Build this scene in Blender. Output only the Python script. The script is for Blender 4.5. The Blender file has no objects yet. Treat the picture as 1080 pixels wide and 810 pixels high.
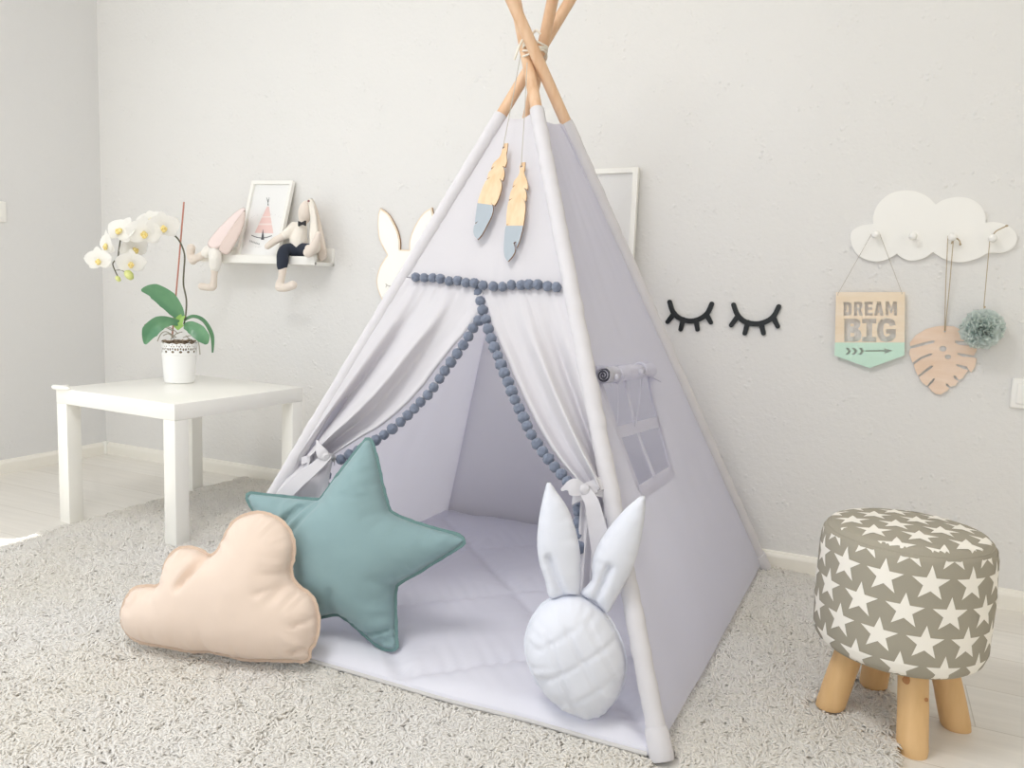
import bpy, bmesh, math, random
import numpy as np
from mathutils import Vector, Matrix, noise
from mathutils.geometry import delaunay_2d_cdt

random.seed(7)
RNG = np.random.default_rng(7)
SC = bpy.context.scene
COL = SC.collection
PI = math.pi

# ------------------------------------------------------------------ camera (measured from the table, walls and baseboards)
CAM = np.array([3.16, -2.491, 0.824])
FPX = 829.5
_pitch, _roll, _yaw = 0.1192, 0.0395, 0.4222
_fw = np.array([-math.sin(_yaw) * math.cos(_pitch), math.cos(_yaw) * math.cos(_pitch), -math.sin(_pitch)])
_rt = np.array([math.cos(_yaw), math.sin(_yaw), 0.0])
_up = np.cross(_rt, _fw)
_c, _s = math.cos(_roll), math.sin(_roll)
RT, UP, FW = _c * _rt + _s * _up, -_s * _rt + _c * _up, _fw


def ray(x, y):
    return RT * (x - 540) / FPX - UP * (y - 405) / FPX + FW


def at_z(x, y, z):
    d = ray(x, y); return CAM + d * (z - CAM[2]) / d[2]


def at_y(x, y, Y):
    d = ray(x, y); return CAM + d * (Y - CAM[1]) / d[1]


def on_plane(x, y, O, n):
    d = ray(x, y); return CAM + d * ((np.asarray(O) - CAM) @ n) / (d @ n)


def at_depth(x, y, D):
    return CAM + ray(x, y) * D


def to_px(P):
    d = np.asarray(P, float) - CAM; z = d @ FW
    return np.array([540 + FPX * (d @ RT) / z, 405 - FPX * (d @ UP) / z])


def unit(v):
    v = np.asarray(v, float); return v / np.linalg.norm(v)


class Frame:
    """a plane in the room: origin, two in-plane axes, normal towards the room"""
    def __init__(self, O, n, up=(0, 0, 1)):
        self.O = np.asarray(O, float); self.n = unit(n)
        self.ex = unit(np.cross(np.asarray(up, float), self.n)); self.ey = np.cross(self.n, self.ex)

    def px(self, pts):
        out = []
        for x, y in pts:
            q = on_plane(x, y, self.O, self.n) - self.O
            out.append((q @ self.ex, q @ self.ey))
        return out

    def w(self, u, v, h=0.0):
        return self.O + self.ex * u + self.ey * v + self.n * h


# ------------------------------------------------------------------ objects
def tag(o, label, cat, group=None):
    o['label'] = label; o['category'] = cat
    if group: o['group'] = group
    return o


def thing(name, loc, label, cat, group=None):
    o = bpy.data.objects.new(name, None); COL.objects.link(o)
    o.empty_display_size = 0.05
    o.location = loc
    return tag(o, label, cat, group)


def adopt(o, parent):
    """parent o and keep it where it stands"""
    o.parent = parent
    o.matrix_parent_inverse = world_of(parent).inverted()


def world_of(o):
    m = Matrix.LocRotScale(o.location, o.rotation_euler, o.scale)
    if o.parent is not None:
        m = world_of(o.parent) @ o.matrix_parent_inverse @ m
    return m


class MB:
    """collects verts / faces, then links them as ONE mesh object"""
    def __init__(self):
        self.v, self.f, self.m = [], [], []
        self.cur = 0

    def add(self, verts, faces, mi=None):
        b = len(self.v)
        self.v += [tuple(map(float, p)) for p in verts]
        self.f += [tuple(i + b for i in fc) for fc in faces]
        self.m += [self.cur if mi is None else mi] * len(faces)

    def bm(self, bm, mi=None):
        bm.verts.index_update()
        self.add([tuple(v.co) for v in bm.verts], [[v.index for v in f.verts] for f in bm.faces], mi); bm.free()

    def box(self, c, size, bevel=0.0, rot=None, mi=None, seg=2):
        bm = bmesh.new(); bmesh.ops.create_cube(bm, size=1.0)
        for v in bm.verts: v.co = Vector((v.co.x * size[0], v.co.y * size[1], v.co.z * size[2]))
        if bevel > 0:
            bmesh.ops.bevel(bm, geom=list(bm.edges), offset=bevel, segments=seg, profile=0.5, affect='EDGES')
        if rot is not None: bmesh.ops.transform(bm, matrix=rot.to_4x4(), verts=bm.verts)
        bmesh.ops.translate(bm, vec=Vector(tuple(c)), verts=bm.verts)
        self.bm(bm, mi)

    def tube(self, pts, rad, seg=12, caps=True, mi=None, squash=None):
        """a tube through pts with a radius per point; ends closed and slightly domed"""
        P = [np.asarray(p, float) for p in pts]; n = len(P)
        R = [rad] * n if np.isscalar(rad) else list(rad)
        T = [unit(P[min(i + 1, n - 1)] - P[max(i - 1, 0)]) for i in range(n)]
        ref = np.array([0, 0, 1.0]) if abs(T[0][2]) < .9 else np.array([1.0, 0, 0])
        a = unit(np.cross(T[0], ref)); verts, faces = [], []
        for i in range(n):
            a = unit(a - T[i] * (a @ T[i])); b = np.cross(T[i], a)
            for k in range(seg):
                t = 2 * PI * k / seg
                o = a * math.cos(t) + b * math.sin(t)
                if squash is not None: o = o - squash[0] * (o @ squash[0]) * (1 - squash[1])
                verts.append(P[i] + o * R[i])
        for i in range(n - 1):
            for k in range(seg):
                k2 = (k + 1) % seg
                faces.append((i * seg + k, i * seg + k2, (i + 1) * seg + k2, (i + 1) * seg + k))
        if caps:
            faces.append(tuple(range(seg - 1, -1, -1))); faces.append(tuple((n - 1) * seg + k for k in range(seg)))
        self.add(verts, faces, mi)

    def lathe(self, prof, c, seg=32, mi=None, axis=None):
        """prof: (r, z) list around a vertical axis through c"""
        verts, faces = [], []
        for r_, z_ in prof:
            for k in range(seg):
                t = 2 * PI * k / seg; verts.append((c[0] + r_ * math.cos(t), c[1] + r_ * math.sin(t), c[2] + z_))
        for i in range(len(prof) - 1):
            for k in range(seg):
                k2 = (k + 1) % seg
                faces.append((i * seg + k, i * seg + k2, (i + 1) * seg + k2, (i + 1) * seg + k))
        self.add(verts, faces, mi)

    def ball(self, c, r_, sub=3, scale=(1, 1, 1), rot=None, mi=None, wob=0.0):
        bm = bmesh.new(); bmesh.ops.create_icosphere(bm, subdivisions=sub, radius=1.0)
        for v in bm.verts:
            k = 1 + wob * noise.noise(v.co * 2.3 + Vector(tuple(c)) * 9)
            q = Vector((v.co.x * scale[0], v.co.y * scale[1], v.co.z * scale[2])) * (r_ * k)
            v.co = (rot @ q if rot is not None else q) + Vector(tuple(c))
        self.bm(bm, mi)

    def grid(self, fn, nu, nv, mi=None, keep=None):
        verts = [fn(i / nu, j / nv) for j in range(nv + 1) for i in range(nu + 1)]
        faces = []
        for j in range(nv):
            for i in range(nu):
                if keep and not keep((i + .5) / nu, (j + .5) / nv): continue
                a = j * (nu + 1) + i; faces.append((a, a + 1, a + nu + 2, a + nu + 1))
        self.add(verts, faces, mi)

    def build(self, name, mats, parent=None, smooth=True, sharp=35, origin=None):
        me = bpy.data.meshes.new(name)
        V = np.array(self.v)
        if parent is None:
            if origin is None: origin = np.array([(V[:, 0].min() + V[:, 0].max()) / 2, (V[:, 1].min() + V[:, 1].max()) / 2, V[:, 2].min()])
        elif origin is None:
            origin = (V.min(0) + V.max(0)) / 2
        me.from_pydata([tuple(p) for p in V - origin], [], self.f)
        mats = mats if isinstance(mats, (list, tuple)) else [mats]
        for m in mats: me.materials.append(m)
        me.polygons.foreach_set('material_index', self.m)
        me.polygons.foreach_set('use_smooth', [bool(smooth)] * len(self.f))
        me.update()
        if smooth and sharp and sharp < 180:
            me.set_sharp_from_angle(angle=math.radians(sharp))
        o = bpy.data.objects.new(name, me); COL.objects.link(o)
        o.location = origin
        if parent is not None: adopt(o, parent)
        return o


def structure(o):
    o['kind'] = 'structure'; return o


# ------------------------------------------------------------------ 2-D outlines
def smooth_loop(pts, step, closed=True, sharp=()):
    """Catmull-Rom through pts, resampled about every step; indices in sharp keep a corner"""
    P = [np.asarray(p, float) for p in pts]; n = len(P); out = []
    for i in range(n if closed else n - 1):
        p1, p2 = P[i], P[(i + 1) % n]
        p0 = P[(i - 1) % n] if (closed or i > 0) else p1
        p3 = P[(i + 2) % n] if (closed or i + 2 < n) else p2
        if i in sharp: p0 = p1
        if (i + 1) % n in sharp: p3 = p2
        L = np.linalg.norm(p2 - p1); k = max(1, int(round(L / step)))
        for j in range(k):
            t = j / k
            out.append(0.5 * ((2 * p1) + (-p0 + p2) * t + (2 * p0 - 5 * p1 + 4 * p2 - p3) * t * t + (-p0 + 3 * p1 - 3 * p2 + p3) * t ** 3))
    if not closed: out.append(P[-1])
    return [tuple(p) for p in out]


def inside(pts, loops):
    pts = np.asarray(pts, float); c = np.zeros(len(pts), bool)
    for L in loops:
        L = np.asarray(L, float); x1, y1 = L[:, 0], L[:, 1]; x2, y2 = np.roll(x1, -1), np.roll(y1, -1)
        for i in range(len(L)):
            if y1[i] == y2[i]: continue
            k = ((y1[i] > pts[:, 1]) != (y2[i] > pts[:, 1])) & (pts[:, 0] < (x2[i] - x1[i]) * (pts[:, 1] - y1[i]) / (y2[i] - y1[i]) + x1[i])
            c ^= k
    return c


def bdist(pts, loops):
    """distance of each point to the outline and arc position of the nearest outline point"""
    pts = np.asarray(pts, float); best = np.full(len(pts), 1e9); arc = np.zeros(len(pts))
    for L in loops:
        L = np.asarray(L, float); s = 0.0
        for i in range(len(L)):
            a, b = L[i], L[(i + 1) % len(L)]; ab = b - a; l2 = ab @ ab
            if l2 < 1e-16: continue
            t = np.clip(((pts - a) @ ab) / l2, 0, 1); d = np.linalg.norm(pts - a - t[:, None] * ab, axis=1)
            k = d < best; best[k] = d[k]; arc[k] = s + t[k] * math.sqrt(l2); s += math.sqrt(l2)
    return best, arc


def fill(loops, step=None):
    """triangles filling the loops (even-odd), with interior points every step"""
    V, E = [], []
    for L in loops:
        b = len(V); V += [tuple(p) for p in L]; E += [(b + i, b + (i + 1) % len(L)) for i in range(len(L))]
    nb = len(V)
    if step:
        A = np.array(V); lo, hi = A.min(0), A.max(0); pts = []; j = 0; y = lo[1]
        while y < hi[1]:
            xs = np.arange(lo[0] + (step / 2 if j % 2 else 0), hi[0], step); pts += [(x, y) for x in xs]; y += step * .866; j += 1
        pts = np.array(pts); pts = pts + RNG.uniform(-.06, .06, pts.shape) * step
        pts = pts[inside(pts, loops)]; d, _ = bdist(pts, loops); pts = pts[d > step * .55]
        V += [tuple(p) for p in pts]
    vc, _, fs, *_ = delaunay_2d_cdt([Vector(p) for p in V], E, [], 0, 1e-7)
    vc = np.array([tuple(p) for p in vc]); T = np.array([tuple(f) for f in fs])
    T = T[inside(vc[T].mean(1), loops)]
    a, b, c = vc[T[:, 0]], vc[T[:, 1]], vc[T[:, 2]]
    cr = (b[:, 0] - a[:, 0]) * (c[:, 1] - a[:, 1]) - (b[:, 1] - a[:, 1]) * (c[:, 0] - a[:, 0])
    T[cr < 0] = T[cr < 0][:, ::-1]
    return vc, T


def slab(mb, fr, loops, h0, h1, step=None, mi=0, mi_side=None, mi_fn=None):
    """a flat board of thickness h0..h1 over the plane fr, with holes by even-odd"""
    vc, T = fill(loops, step); n = len(vc)
    mb_v = [fr.w(p[0], p[1], h1) for p in vc] + [fr.w(p[0], p[1], h0) for p in vc]
    b = len(mb.v); mb.v += [tuple(map(float, p)) for p in mb_v]
    for t in T:
        k = mi_fn(vc[t].mean(0)) if mi_fn else mi
        mb.f.append(tuple(int(i) + b for i in t)); mb.m.append(k)
        mb.f.append(tuple(int(i) + b + n for i in t[::-1])); mb.m.append(k)
    for L in loops:
        m = len(L); q = [fr.w(p[0], p[1], h1) for p in L] + [fr.w(p[0], p[1], h0) for p in L]
        ar = sum(L[i][0] * L[(i + 1) % m][1] - L[(i + 1) % m][0] * L[i][1] for i in range(m))
        fs = [(i, i + m, (i + 1) % m + m, (i + 1) % m) for i in range(m)]
        if ar < 0: fs = [f_[::-1] for f_ in fs]
        if mi_fn and mi_side is None:
            b2 = len(mb.v); mb.v += [tuple(map(float, p)) for p in q]
            for i, f_ in enumerate(fs):
                mb.f.append(tuple(j + b2 for j in f_)); mb.m.append(mi_fn(np.array(L[i])))
        else:
            mb.add(q, fs, mi if mi_side is None else mi_side)


def stroke(path, wid, n=8):
    """outline of a round-ended stroke through path (2-D); wid scalar or per point"""
    P = np.asarray(path, float); W = np.full(len(P), wid / 2.0) if np.isscalar(wid) else np.asarray(wid) / 2.0
    T = np.array([unit(P[min(i + 1, len(P) - 1)] - P[max(i - 1, 0)]) for i in range(len(P))])
    N = np.stack([-T[:, 1], T[:, 0]], 1)
    L = [tuple(P[i] - N[i] * W[i]) for i in range(len(P))]
    a0 = math.atan2(-N[-1][1], -N[-1][0])
    L += [tuple(P[-1] + W[-1] * np.array([math.cos(a0 + PI * k / n), math.sin(a0 + PI * k / n)])) for k in range(1, n)]
    L += [tuple(P[i] + N[i] * W[i]) for i in range(len(P) - 1, -1, -1)]
    a0 = math.atan2(N[0][1], N[0][0])
    L += [tuple(P[0] + W[0] * np.array([math.cos(a0 + PI * k / n), math.sin(a0 + PI * k / n)])) for k in range(1, n)]
    return L


def n1(x, seed=0.0):
    return noise.noise(Vector((x, seed * 7.31, seed * 3.7)))


def inflate(outline, T, step, pucker=.22, pk_len=.02, pk_wave=.016, creases=(), g=None, seed=1.0, power=.5):
    """plan points, triangles and half-height of a stuffed cushion with this outline (membrane solution)"""
    vc, tri = fill([outline], step)
    A = np.array(outline); lo, hi = A.min(0), A.max(0)
    g = g or max(hi - lo) / 130.0
    nx, ny = int((hi[0] - lo[0]) / g) + 5, int((hi[1] - lo[1]) / g) + 5
    X, Y = np.meshgrid(lo[0] + (np.arange(nx) - 2) * g, lo[1] + (np.arange(ny) - 2) * g)
    M = inside(np.stack([X.ravel(), Y.ravel()], 1), [outline]).reshape(ny, nx)
    phi = np.zeros((ny, nx))
    for _ in range(1500):
        q = np.zeros_like(phi)
        q[1:-1, 1:-1] = (phi[2:, 1:-1] + phi[:-2, 1:-1] + phi[1:-1, 2:] + phi[1:-1, :-2] + 1) / 4
        phi = np.where(M, q, 0)
    phi /= phi.max()
    d, arc = bdist(vc, [outline])
    fx, fy = (vc[:, 0] - lo[0]) / g + 2, (vc[:, 1] - lo[1]) / g + 2
    ix, iy = np.clip(fx.astype(int), 0, nx - 2), np.clip(fy.astype(int), 0, ny - 2); tx, ty = fx - ix, fy - iy
    ph = phi[iy, ix] * (1 - tx) * (1 - ty) + phi[iy, ix + 1] * tx * (1 - ty) + phi[iy + 1, ix] * (1 - tx) * ty + phi[iy + 1, ix + 1] * tx * ty
    h = T * np.power(np.maximum(ph, 0), power)
    edge = d < 1e-6
    pk = np.array([n1(a / pk_wave, seed) for a in arc])
    h = h * (1 - pucker * np.exp(-d / pk_len) * (0.5 + pk))
    for (a, b, depth, wd) in creases:
        a, b = np.asarray(a), np.asarray(b); ab = b - a
        t = np.clip(((vc - a) @ ab) / (ab @ ab), 0, 1); dd = np.linalg.norm(vc - a - t[:, None] * ab, axis=1)
        h = h - depth * np.exp(-(dd / wd) ** 2) * np.minimum(1, h / (depth * 1.5 + 1e-6))
    h = np.maximum(h, 0); h[edge] = 0
    return vc, tri, h, edge


def cushion(name, fr, outline, T, step, mat, parent, back=0.8, off=0.0, wr=0.0, **kw):
    vc, tri, h, edge = inflate(outline, T, step, **kw)
    mb = MB(); n = len(vc)
    jig = np.array([noise.noise(Vector((p[0] * 14, p[1] * 14, 3.0))) + .5 * noise.noise(Vector((p[0] * 37, p[1] * 31, 9.0))) for p in vc]) * wr
    up = [fr.w(p[0], p[1], off + (0 if e else hh + j * min(1, hh / .02))) for p, hh, e, j in zip(vc, h, edge, jig)]
    idx = {}; dn = []
    for i in range(n):
        if edge[i]: idx[i] = i
        else: idx[i] = n + len(dn); dn.append(fr.w(vc[i][0], vc[i][1], off - back * h[i]))
    mb.add(up + dn, [tuple(int(i) for i in t) for t in tri] + [tuple(idx[int(i)] for i in t[::-1]) for t in tri])
    return mb.build(name, mat, parent, sharp=180)


def flange(name, fr, outline, w, wave, mat, parent, off=0.0, thick=.0016, amp=.002):
    """the narrow sewn edge around a cushion, slightly ruffled"""
    L = np.asarray(outline, float); m = len(L)
    T = np.array([unit(L[(i + 1) % m] - L[i - 1]) for i in range(m)]); N = np.stack([T[:, 1], -T[:, 0]], 1)
    if sum(L[i][0] * L[(i + 1) % m][1] - L[(i + 1) % m][0] * L[i][1] for i in range(m)) < 0: N = -N
    s = 0.0; mb = MB(); rows = []
    for i in range(m):
        z = amp * n1(s / wave, 4.0) * 2; k = w * (1 + .25 * n1(s / wave, 8.0))
        p, q = L[i] - N[i] * .002, L[i] + N[i] * k
        rows.append([fr.w(p[0], p[1], off + thick), fr.w(q[0], q[1], off + z + thick / 2), fr.w(q[0], q[1], off + z - thick / 2), fr.w(p[0], p[1], off - thick)])
        s += np.linalg.norm(L[(i + 1) % m] - L[i])
    v = [p for rw in rows for p in rw]
    mb.add(v, [(i * 4 + k, i * 4 + (k + 1) % 4, ((i + 1) % m) * 4 + (k + 1) % 4, ((i + 1) % m) * 4 + k) for i in range(m) for k in range(4)])
    return mb.build(name, mat, parent, sharp=50)


# ------------------------------------------------------------------ materials
def lin(hexs):
    hexs = hexs.lstrip('#'); o = []
    for i in (0, 2, 4):
        c = int(hexs[i:i + 2], 16) / 255; o.append(c / 12.92 if c <= .04045 else ((c + .055) / 1.055) ** 2.4)
    return (*o, 1.0)


def mat(name, hexc, rough=.6, bump=None, vary=None, translucent=0.0, tint=None, sheen=0.0, metallic=0.0, coat=0.0, spec=None, stretch=None, hex2=None):
    """bump: (scale, strength, distance[, detail]); vary: (scale, amount) brightness mottling; stretch: grain direction scale"""
    m = bpy.data.materials.new(name); m.use_nodes = True; nt = m.node_tree; N = nt.nodes; L = nt.links
    b = N['Principled BSDF']; b.inputs['Base Color'].default_value = lin(hexc); b.inputs['Roughness'].default_value = rough
    b.inputs['Metallic'].default_value = metallic
    if sheen: b.inputs['Sheen Weight'].default_value = sheen; b.inputs['Sheen Roughness'].default_value = .5
    if coat: b.inputs['Coat Weight'].default_value = coat; b.inputs['Coat Roughness'].default_value = .12
    if spec is not None: b.inputs['Specular IOR Level'].default_value = spec
    tc = N.new('ShaderNodeTexCoord'); src = tc.outputs['Object']
    if stretch:
        mp = N.new('ShaderNodeMapping'); mp.inputs['Scale'].default_value = stretch; L.new(src, mp.inputs['Vector']); src = mp.outputs['Vector']
    colour = None
    if vary:
        nz = N.new('ShaderNodeTexNoise'); nz.inputs['Scale'].default_value = vary[0]; nz.inputs['Detail'].default_value = 4
        L.new(src, nz.inputs['Vector'])
        mx = N.new('ShaderNodeMix'); mx.data_type = 'RGBA'
        c1 = lin(hexc); k = 1 - vary[1]
        mx.inputs['A'].default_value = c1
        mx.inputs['B'].default_value = lin(hex2) if hex2 else (c1[0] * k, c1[1] * k, c1[2] * k, 1)
        rp = N.new('ShaderNodeMapRange'); rp.inputs['From Min'].default_value = .35; rp.inputs['From Max'].default_value = .68
        L.new(nz.outputs['Fac'], rp.inputs['Value']); L.new(rp.outputs['Result'], mx.inputs['Factor'])
        colour = mx.outputs['Result']; L.new(colour, b.inputs['Base Color'])
    nrm = None
    if bump:
        nz = N.new('ShaderNodeTexNoise'); nz.inputs['Scale'].default_value = bump[0]; nz.inputs['Detail'].default_value = bump[3] if len(bump) > 3 else 3
        L.new(src, nz.inputs['Vector'])
        bp = N.new('ShaderNodeBump'); bp.inputs['Strength'].default_value = bump[1]; bp.inputs['Distance'].default_value = bump[2]
        L.new(nz.outputs['Fac'], bp.inputs['Height']); nrm = bp.outputs['Normal']; L.new(nrm, b.inputs['Normal'])
    if translucent:
        tr = N.new('ShaderNodeBsdfTranslucent'); tr.inputs['Color'].default_value = lin(hexc)
        if tint: tr.inputs['Color'].default_value = lin(tint)
        elif colour: L.new(colour, tr.inputs['Color'])
        ms = N.new('ShaderNodeMixShader'); ms.inputs['Fac'].default_value = translucent
        L.new(b.outputs['BSDF'], ms.inputs[1]); L.new(tr.outputs['BSDF'], ms.inputs[2]); L.new(ms.outputs['Shader'], N['Material Output'].inputs['Surface'])
    return m


M = dict(
    tent=mat('tent_cotton', 'e8e8ed', .9, (900, .25, .0004), (6, .02), translucent=.5, tint='e5e4f2', sheen=.15),
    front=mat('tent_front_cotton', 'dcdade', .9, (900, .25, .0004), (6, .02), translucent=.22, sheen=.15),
    sleeve=mat('tent_sleeve_cotton', 'd1cfd3', .9, (900, .25, .0004), (6, .03), sheen=.15),
    feather_ply=mat('feather_plywood', 'e4c9a8', .6, (60, .1, .0003), (7, .12), stretch=(9, 9, 1.5), hex2='dab78f'),
    beech=mat('beech_pole', 'ddbb9b', .5, (30, .15, .0006), (5, .16), stretch=(9, 9, 1.2), hex2='cfa580'),
    ply=mat('birch_plywood', 'f1e2cd', .6, (60, .1, .0003), (7, .12), stretch=(1, 1, 6), hex2='ead6ba'),
    ply_pink=mat('pinkish_plywood', 'eed7c4', .6, (60, .1, .0003), (9, .12), stretch=(1, 1, 5), hex2='e6cab2'),
    ply_edge=mat('burnt_plywood_edge', '8f6a45', .7),
    feather_grey=mat('grey_paint', 'a3adb6', .6, (200, .1, .0003)),
    felt=mat('felt_ball', '7a8396', 1, (160, .7, .002), (60, .22), sheen=.3),
    twine=mat('jute_twine', 'b5a488', .95, (300, .6, .001)),
    grey_cord=mat('grey_cord', 'bdb8af', .95),
    cord=mat('white_cord', 'e2dccf', .9),
    white_lacquer=mat('white_lacquer', 'f3f2ec', .28, coat=.25),
    white_paint=mat('white_paint', 'f2f1ec', .5),
    cloud_white=mat('cloud_board_white', 'f3f2ee', .5),
    plastic=mat('white_plastic', 'f1f0ec', .35),
    mat_cloth=mat('mat_cotton', 'd9d9e3', .9, (700, .25, .0005), (5, .03), sheen=.15),
    mat_edge=mat('mat_binding', 'c9c7c6', .9, (500, .3, .0005)),
    star=mat('teal_cotton', '87a2a6', .9, (800, .25, .0004), (7, .05), sheen=.2),
    star_edge=mat('teal_cotton_edge', '6a8988', .95, (500, .3, .0005)),
    peach=mat('peach_cotton', 'e3d0c1', .9, (800, .25, .0004), (7, .03), sheen=.2),
    peach_edge_shaded=mat('peach_cotton_edge_shaded', 'cfb8a5', .95, (500, .3, .0005)),  # same peach cloth, darkened: the shading of the edge is in its colour
    bunny=mat('pale_blue_cotton', 'dde0ea', .9, (800, .25, .0004), (7, .03), sheen=.15),
    stool_cover=mat('taupe_star_cotton', 'a19b8c', .85, (500, .25, .0004), (6, .04)),
    stool_star=mat('printed_star', 'f1ede4', .85, (500, .25, .0004)),
    pine=mat('pine_log', 'dfb987', .55, (25, .3, .0015), (6, .22), stretch=(5, 5, 1), hex2='d3ac78'),
    pine_end=mat('bark_edge', '6b4a30', .8),
    knot=mat('pine_knot', 'a8764a', .7),
    lash=mat('black_lacquer', '181c1e', .42),
    mint=mat('mint_paint', 'c9e8d7', .6),
    mint_dark=mat('cut_mint_edge', '7ba888', .7),
    tulle=mat('sage_tulle', 'e4ece9', .9, translucent=.55),
    pot=mat('white_enamel_tin', 'f4f4f2', .3, coat=.2),
    leaf=mat('orchid_leaf', '71a077', .35, (18, .2, .002), (9, .25), coat=.15, stretch=(1, 1, 1), hex2='4f8460'),
    leaf_pale=mat('pale_leaf_base', '9cc46a', .4),
    stem=mat('dark_stem', '5c5a48', .6),
    stake=mat('rosewood_stake', 'bd8272', .6),
    petal=mat('orchid_petal', 'f7f6f2', .6, (25, .15, .002), translucent=.35),
    lip=mat('orchid_lip', 'e8cc7c', .6, (80, .3, .002), (120, .5), hex2='f1e6a2'),
    bud=mat('orchid_bud', 'b9c46a', .5, vary=(30, .3), hex2='e0e29c'),
    bark=mat('bark_chips', '6d5a48', .95, (90, .8, .004), (60, .5), hex2='a89880'),
    root=mat('aerial_root', 'a9a596', .85),
    linen=mat('beige_linen', 'e8ddd2', .95, (600, .4, .0006), (8, .05), sheen=.2),
    linen_white=mat('white_linen', 'efe9df', .95, (500, .4, .0008), sheen=.2),
    fluff=mat('white_fleece', 'f2efe9', 1, (160, .8, .003), sheen=.4),
    pink=mat('pink_cotton', 'f0e0dd', .95, (600, .3, .0005), sheen=.2),
    pink_dk=mat('dusty_pink_linen', 'e0cfc8', .95, (600, .3, .0005)),
    navy=mat('navy_cotton', '2e3442', .9, (600, .4, .0006)),
    black=mat('black_satin', '1d1d22', .5),
    paper=mat('print_paper', 'f6f5f3', .6),
    print_pink=mat('print_pink', 'f2d5cf', .7),
    print_pale=mat('print_pale_pink', 'f7e8e4', .7),
    print_grey=mat('print_grey', '5d5d60', .7),
    mirror_white=mat('white_acrylic', 'f6f4ec', .12, coat=.5),
    shade_roll=mat('rolled_flap_shade', '55555e', .9),
)

# ================================================================== THE ROOM
XR, YF, ZC = 4.5, -3.7, 2.6          # right wall, wall behind the camera, ceiling


def plaster(name, hexc, strength):
    m = bpy.data.materials.new(name); m.use_nodes = True; nt = m.node_tree; N = nt.nodes; L = nt.links
    b = N['Principled BSDF']; b.inputs['Base Color'].default_value = lin(hexc); b.inputs['Roughness'].default_value = .85
    tc = N.new('ShaderNodeTexCoord')
    n1_ = N.new('ShaderNodeTexNoise'); n1_.inputs['Scale'].default_value = 55; n1_.inputs['Detail'].default_value = 5; n1_.inputs['Roughness'].default_value = .6
    v = N.new('ShaderNodeTexVoronoi'); v.inputs['Scale'].default_value = 70; v.feature = 'SMOOTH_F1'
    L.new(tc.outputs['Object'], n1_.inputs['Vector']); L.new(tc.outputs['Object'], v.inputs['Vector'])
    rp = N.new('ShaderNodeMapRange'); rp.inputs['From Min'].default_value = .05; rp.inputs['From Max'].default_value = .35; rp.inputs['To Min'].default_value = 1; rp.inputs['To Max'].default_value = 0
    L.new(v.outputs['Distance'], rp.inputs['Value'])
    n2 = N.new('ShaderNodeTexNoise'); n2.inputs['Scale'].default_value = 14; L.new(tc.outputs['Object'], n2.inputs['Vector'])
    gt = N.new('ShaderNodeMapRange'); gt.inputs['From Min'].default_value = .5; gt.inputs['From Max'].default_value = .68
    L.new(n2.outputs['Fac'], gt.inputs['Value'])
    mu = N.new('ShaderNodeMath'); mu.operation = 'MULTIPLY'; L.new(rp.outputs['Result'], mu.inputs[0]); L.new(gt.outputs['Result'], mu.inputs[1])
    ad = N.new('ShaderNodeMath'); ad.operation = 'ADD'; L.new(mu.outputs[0], ad.inputs[0]); L.new(n1_.outputs['Fac'], ad.inputs[1])
    bp = N.new('ShaderNodeBump'); bp.inputs['Strength'].default_value = strength; bp.inputs['Distance'].default_value = .0035
    L.new(ad.outputs[0], bp.inputs['Height']); L.new(bp.outputs['Normal'], b.inputs['Normal'])
    return m


def laminate():
    m = bpy.data.materials.new('whitewashed_laminate'); m.use_nodes = True; nt = m.node_tree; N = nt.nodes; L = nt.links
    b = N['Principled BSDF']; b.inputs['Roughness'].default_value = .32
    tc = N.new('ShaderNodeTexCoord')
    mp = N.new('ShaderNodeMapping'); mp.inputs['Rotation'].default_value = (0, 0, 0); L.new(tc.outputs['Object'], mp.inputs['Vector'])
    br = N.new('ShaderNodeTexBrick'); br.offset = .37; br.inputs['Scale'].default_value = 1
    br.inputs['Brick Width'].default_value = 1.3; br.inputs['Row Height'].default_value = .19; br.inputs['Mortar Size'].default_value = .0012
    br.inputs['Color1'].default_value = lin('e6e3dd'); br.inputs['Color2'].default_value = lin('dfdbd4'); br.inputs['Mortar'].default_value = lin('c8c3b9')
    L.new(mp.outputs['Vector'], br.inputs['Vector'])
    m2 = N.new('ShaderNodeMapping'); m2.inputs['Scale'].default_value = (1.2, 16, 1); L.new(tc.outputs['Object'], m2.inputs['Vector'])
    nz = N.new('ShaderNodeTexNoise'); nz.inputs['Scale'].default_value = 3; nz.inputs['Detail'].default_value = 5; L.new(m2.outputs['Vector'], nz.inputs['Vector'])
    mx = N.new('ShaderNodeMix'); mx.data_type = 'RGBA'; mx.blend_type = 'MULTIPLY'; mx.inputs['Factor'].default_value = .35
    rp = N.new('ShaderNodeMapRange'); rp.inputs['From Min'].default_value = .3; rp.inputs['From Max'].default_value = .7; rp.inputs['To Min'].default_value = .8; rp.inputs['To Max'].default_value = 1.06
    L.new(nz.outputs['Fac'], rp.inputs['Value']); cb = N.new('ShaderNodeCombineColor')
    for k in range(3): L.new(rp.outputs['Result'], cb.inputs[k])
    L.new(br.outputs['Color'], mx.inputs['A']); L.new(cb.outputs['Color'], mx.inputs['B']); L.new(mx.outputs['Result'], b.inputs['Base Color'])
    return m


W_BACK = plaster('plaster_wall', 'e3e2e0', .62)
W_LEFT = plaster('plaster_wall_side', 'dddddd', .35)
W_OTHER = mat('painted_wall', 'ebebea', .9)
W_WARM = mat('warm_painted_wall', 'ebe6dc', .9)
CEIL = mat('ceiling_paint', 'f4f2ee', .95)

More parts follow.
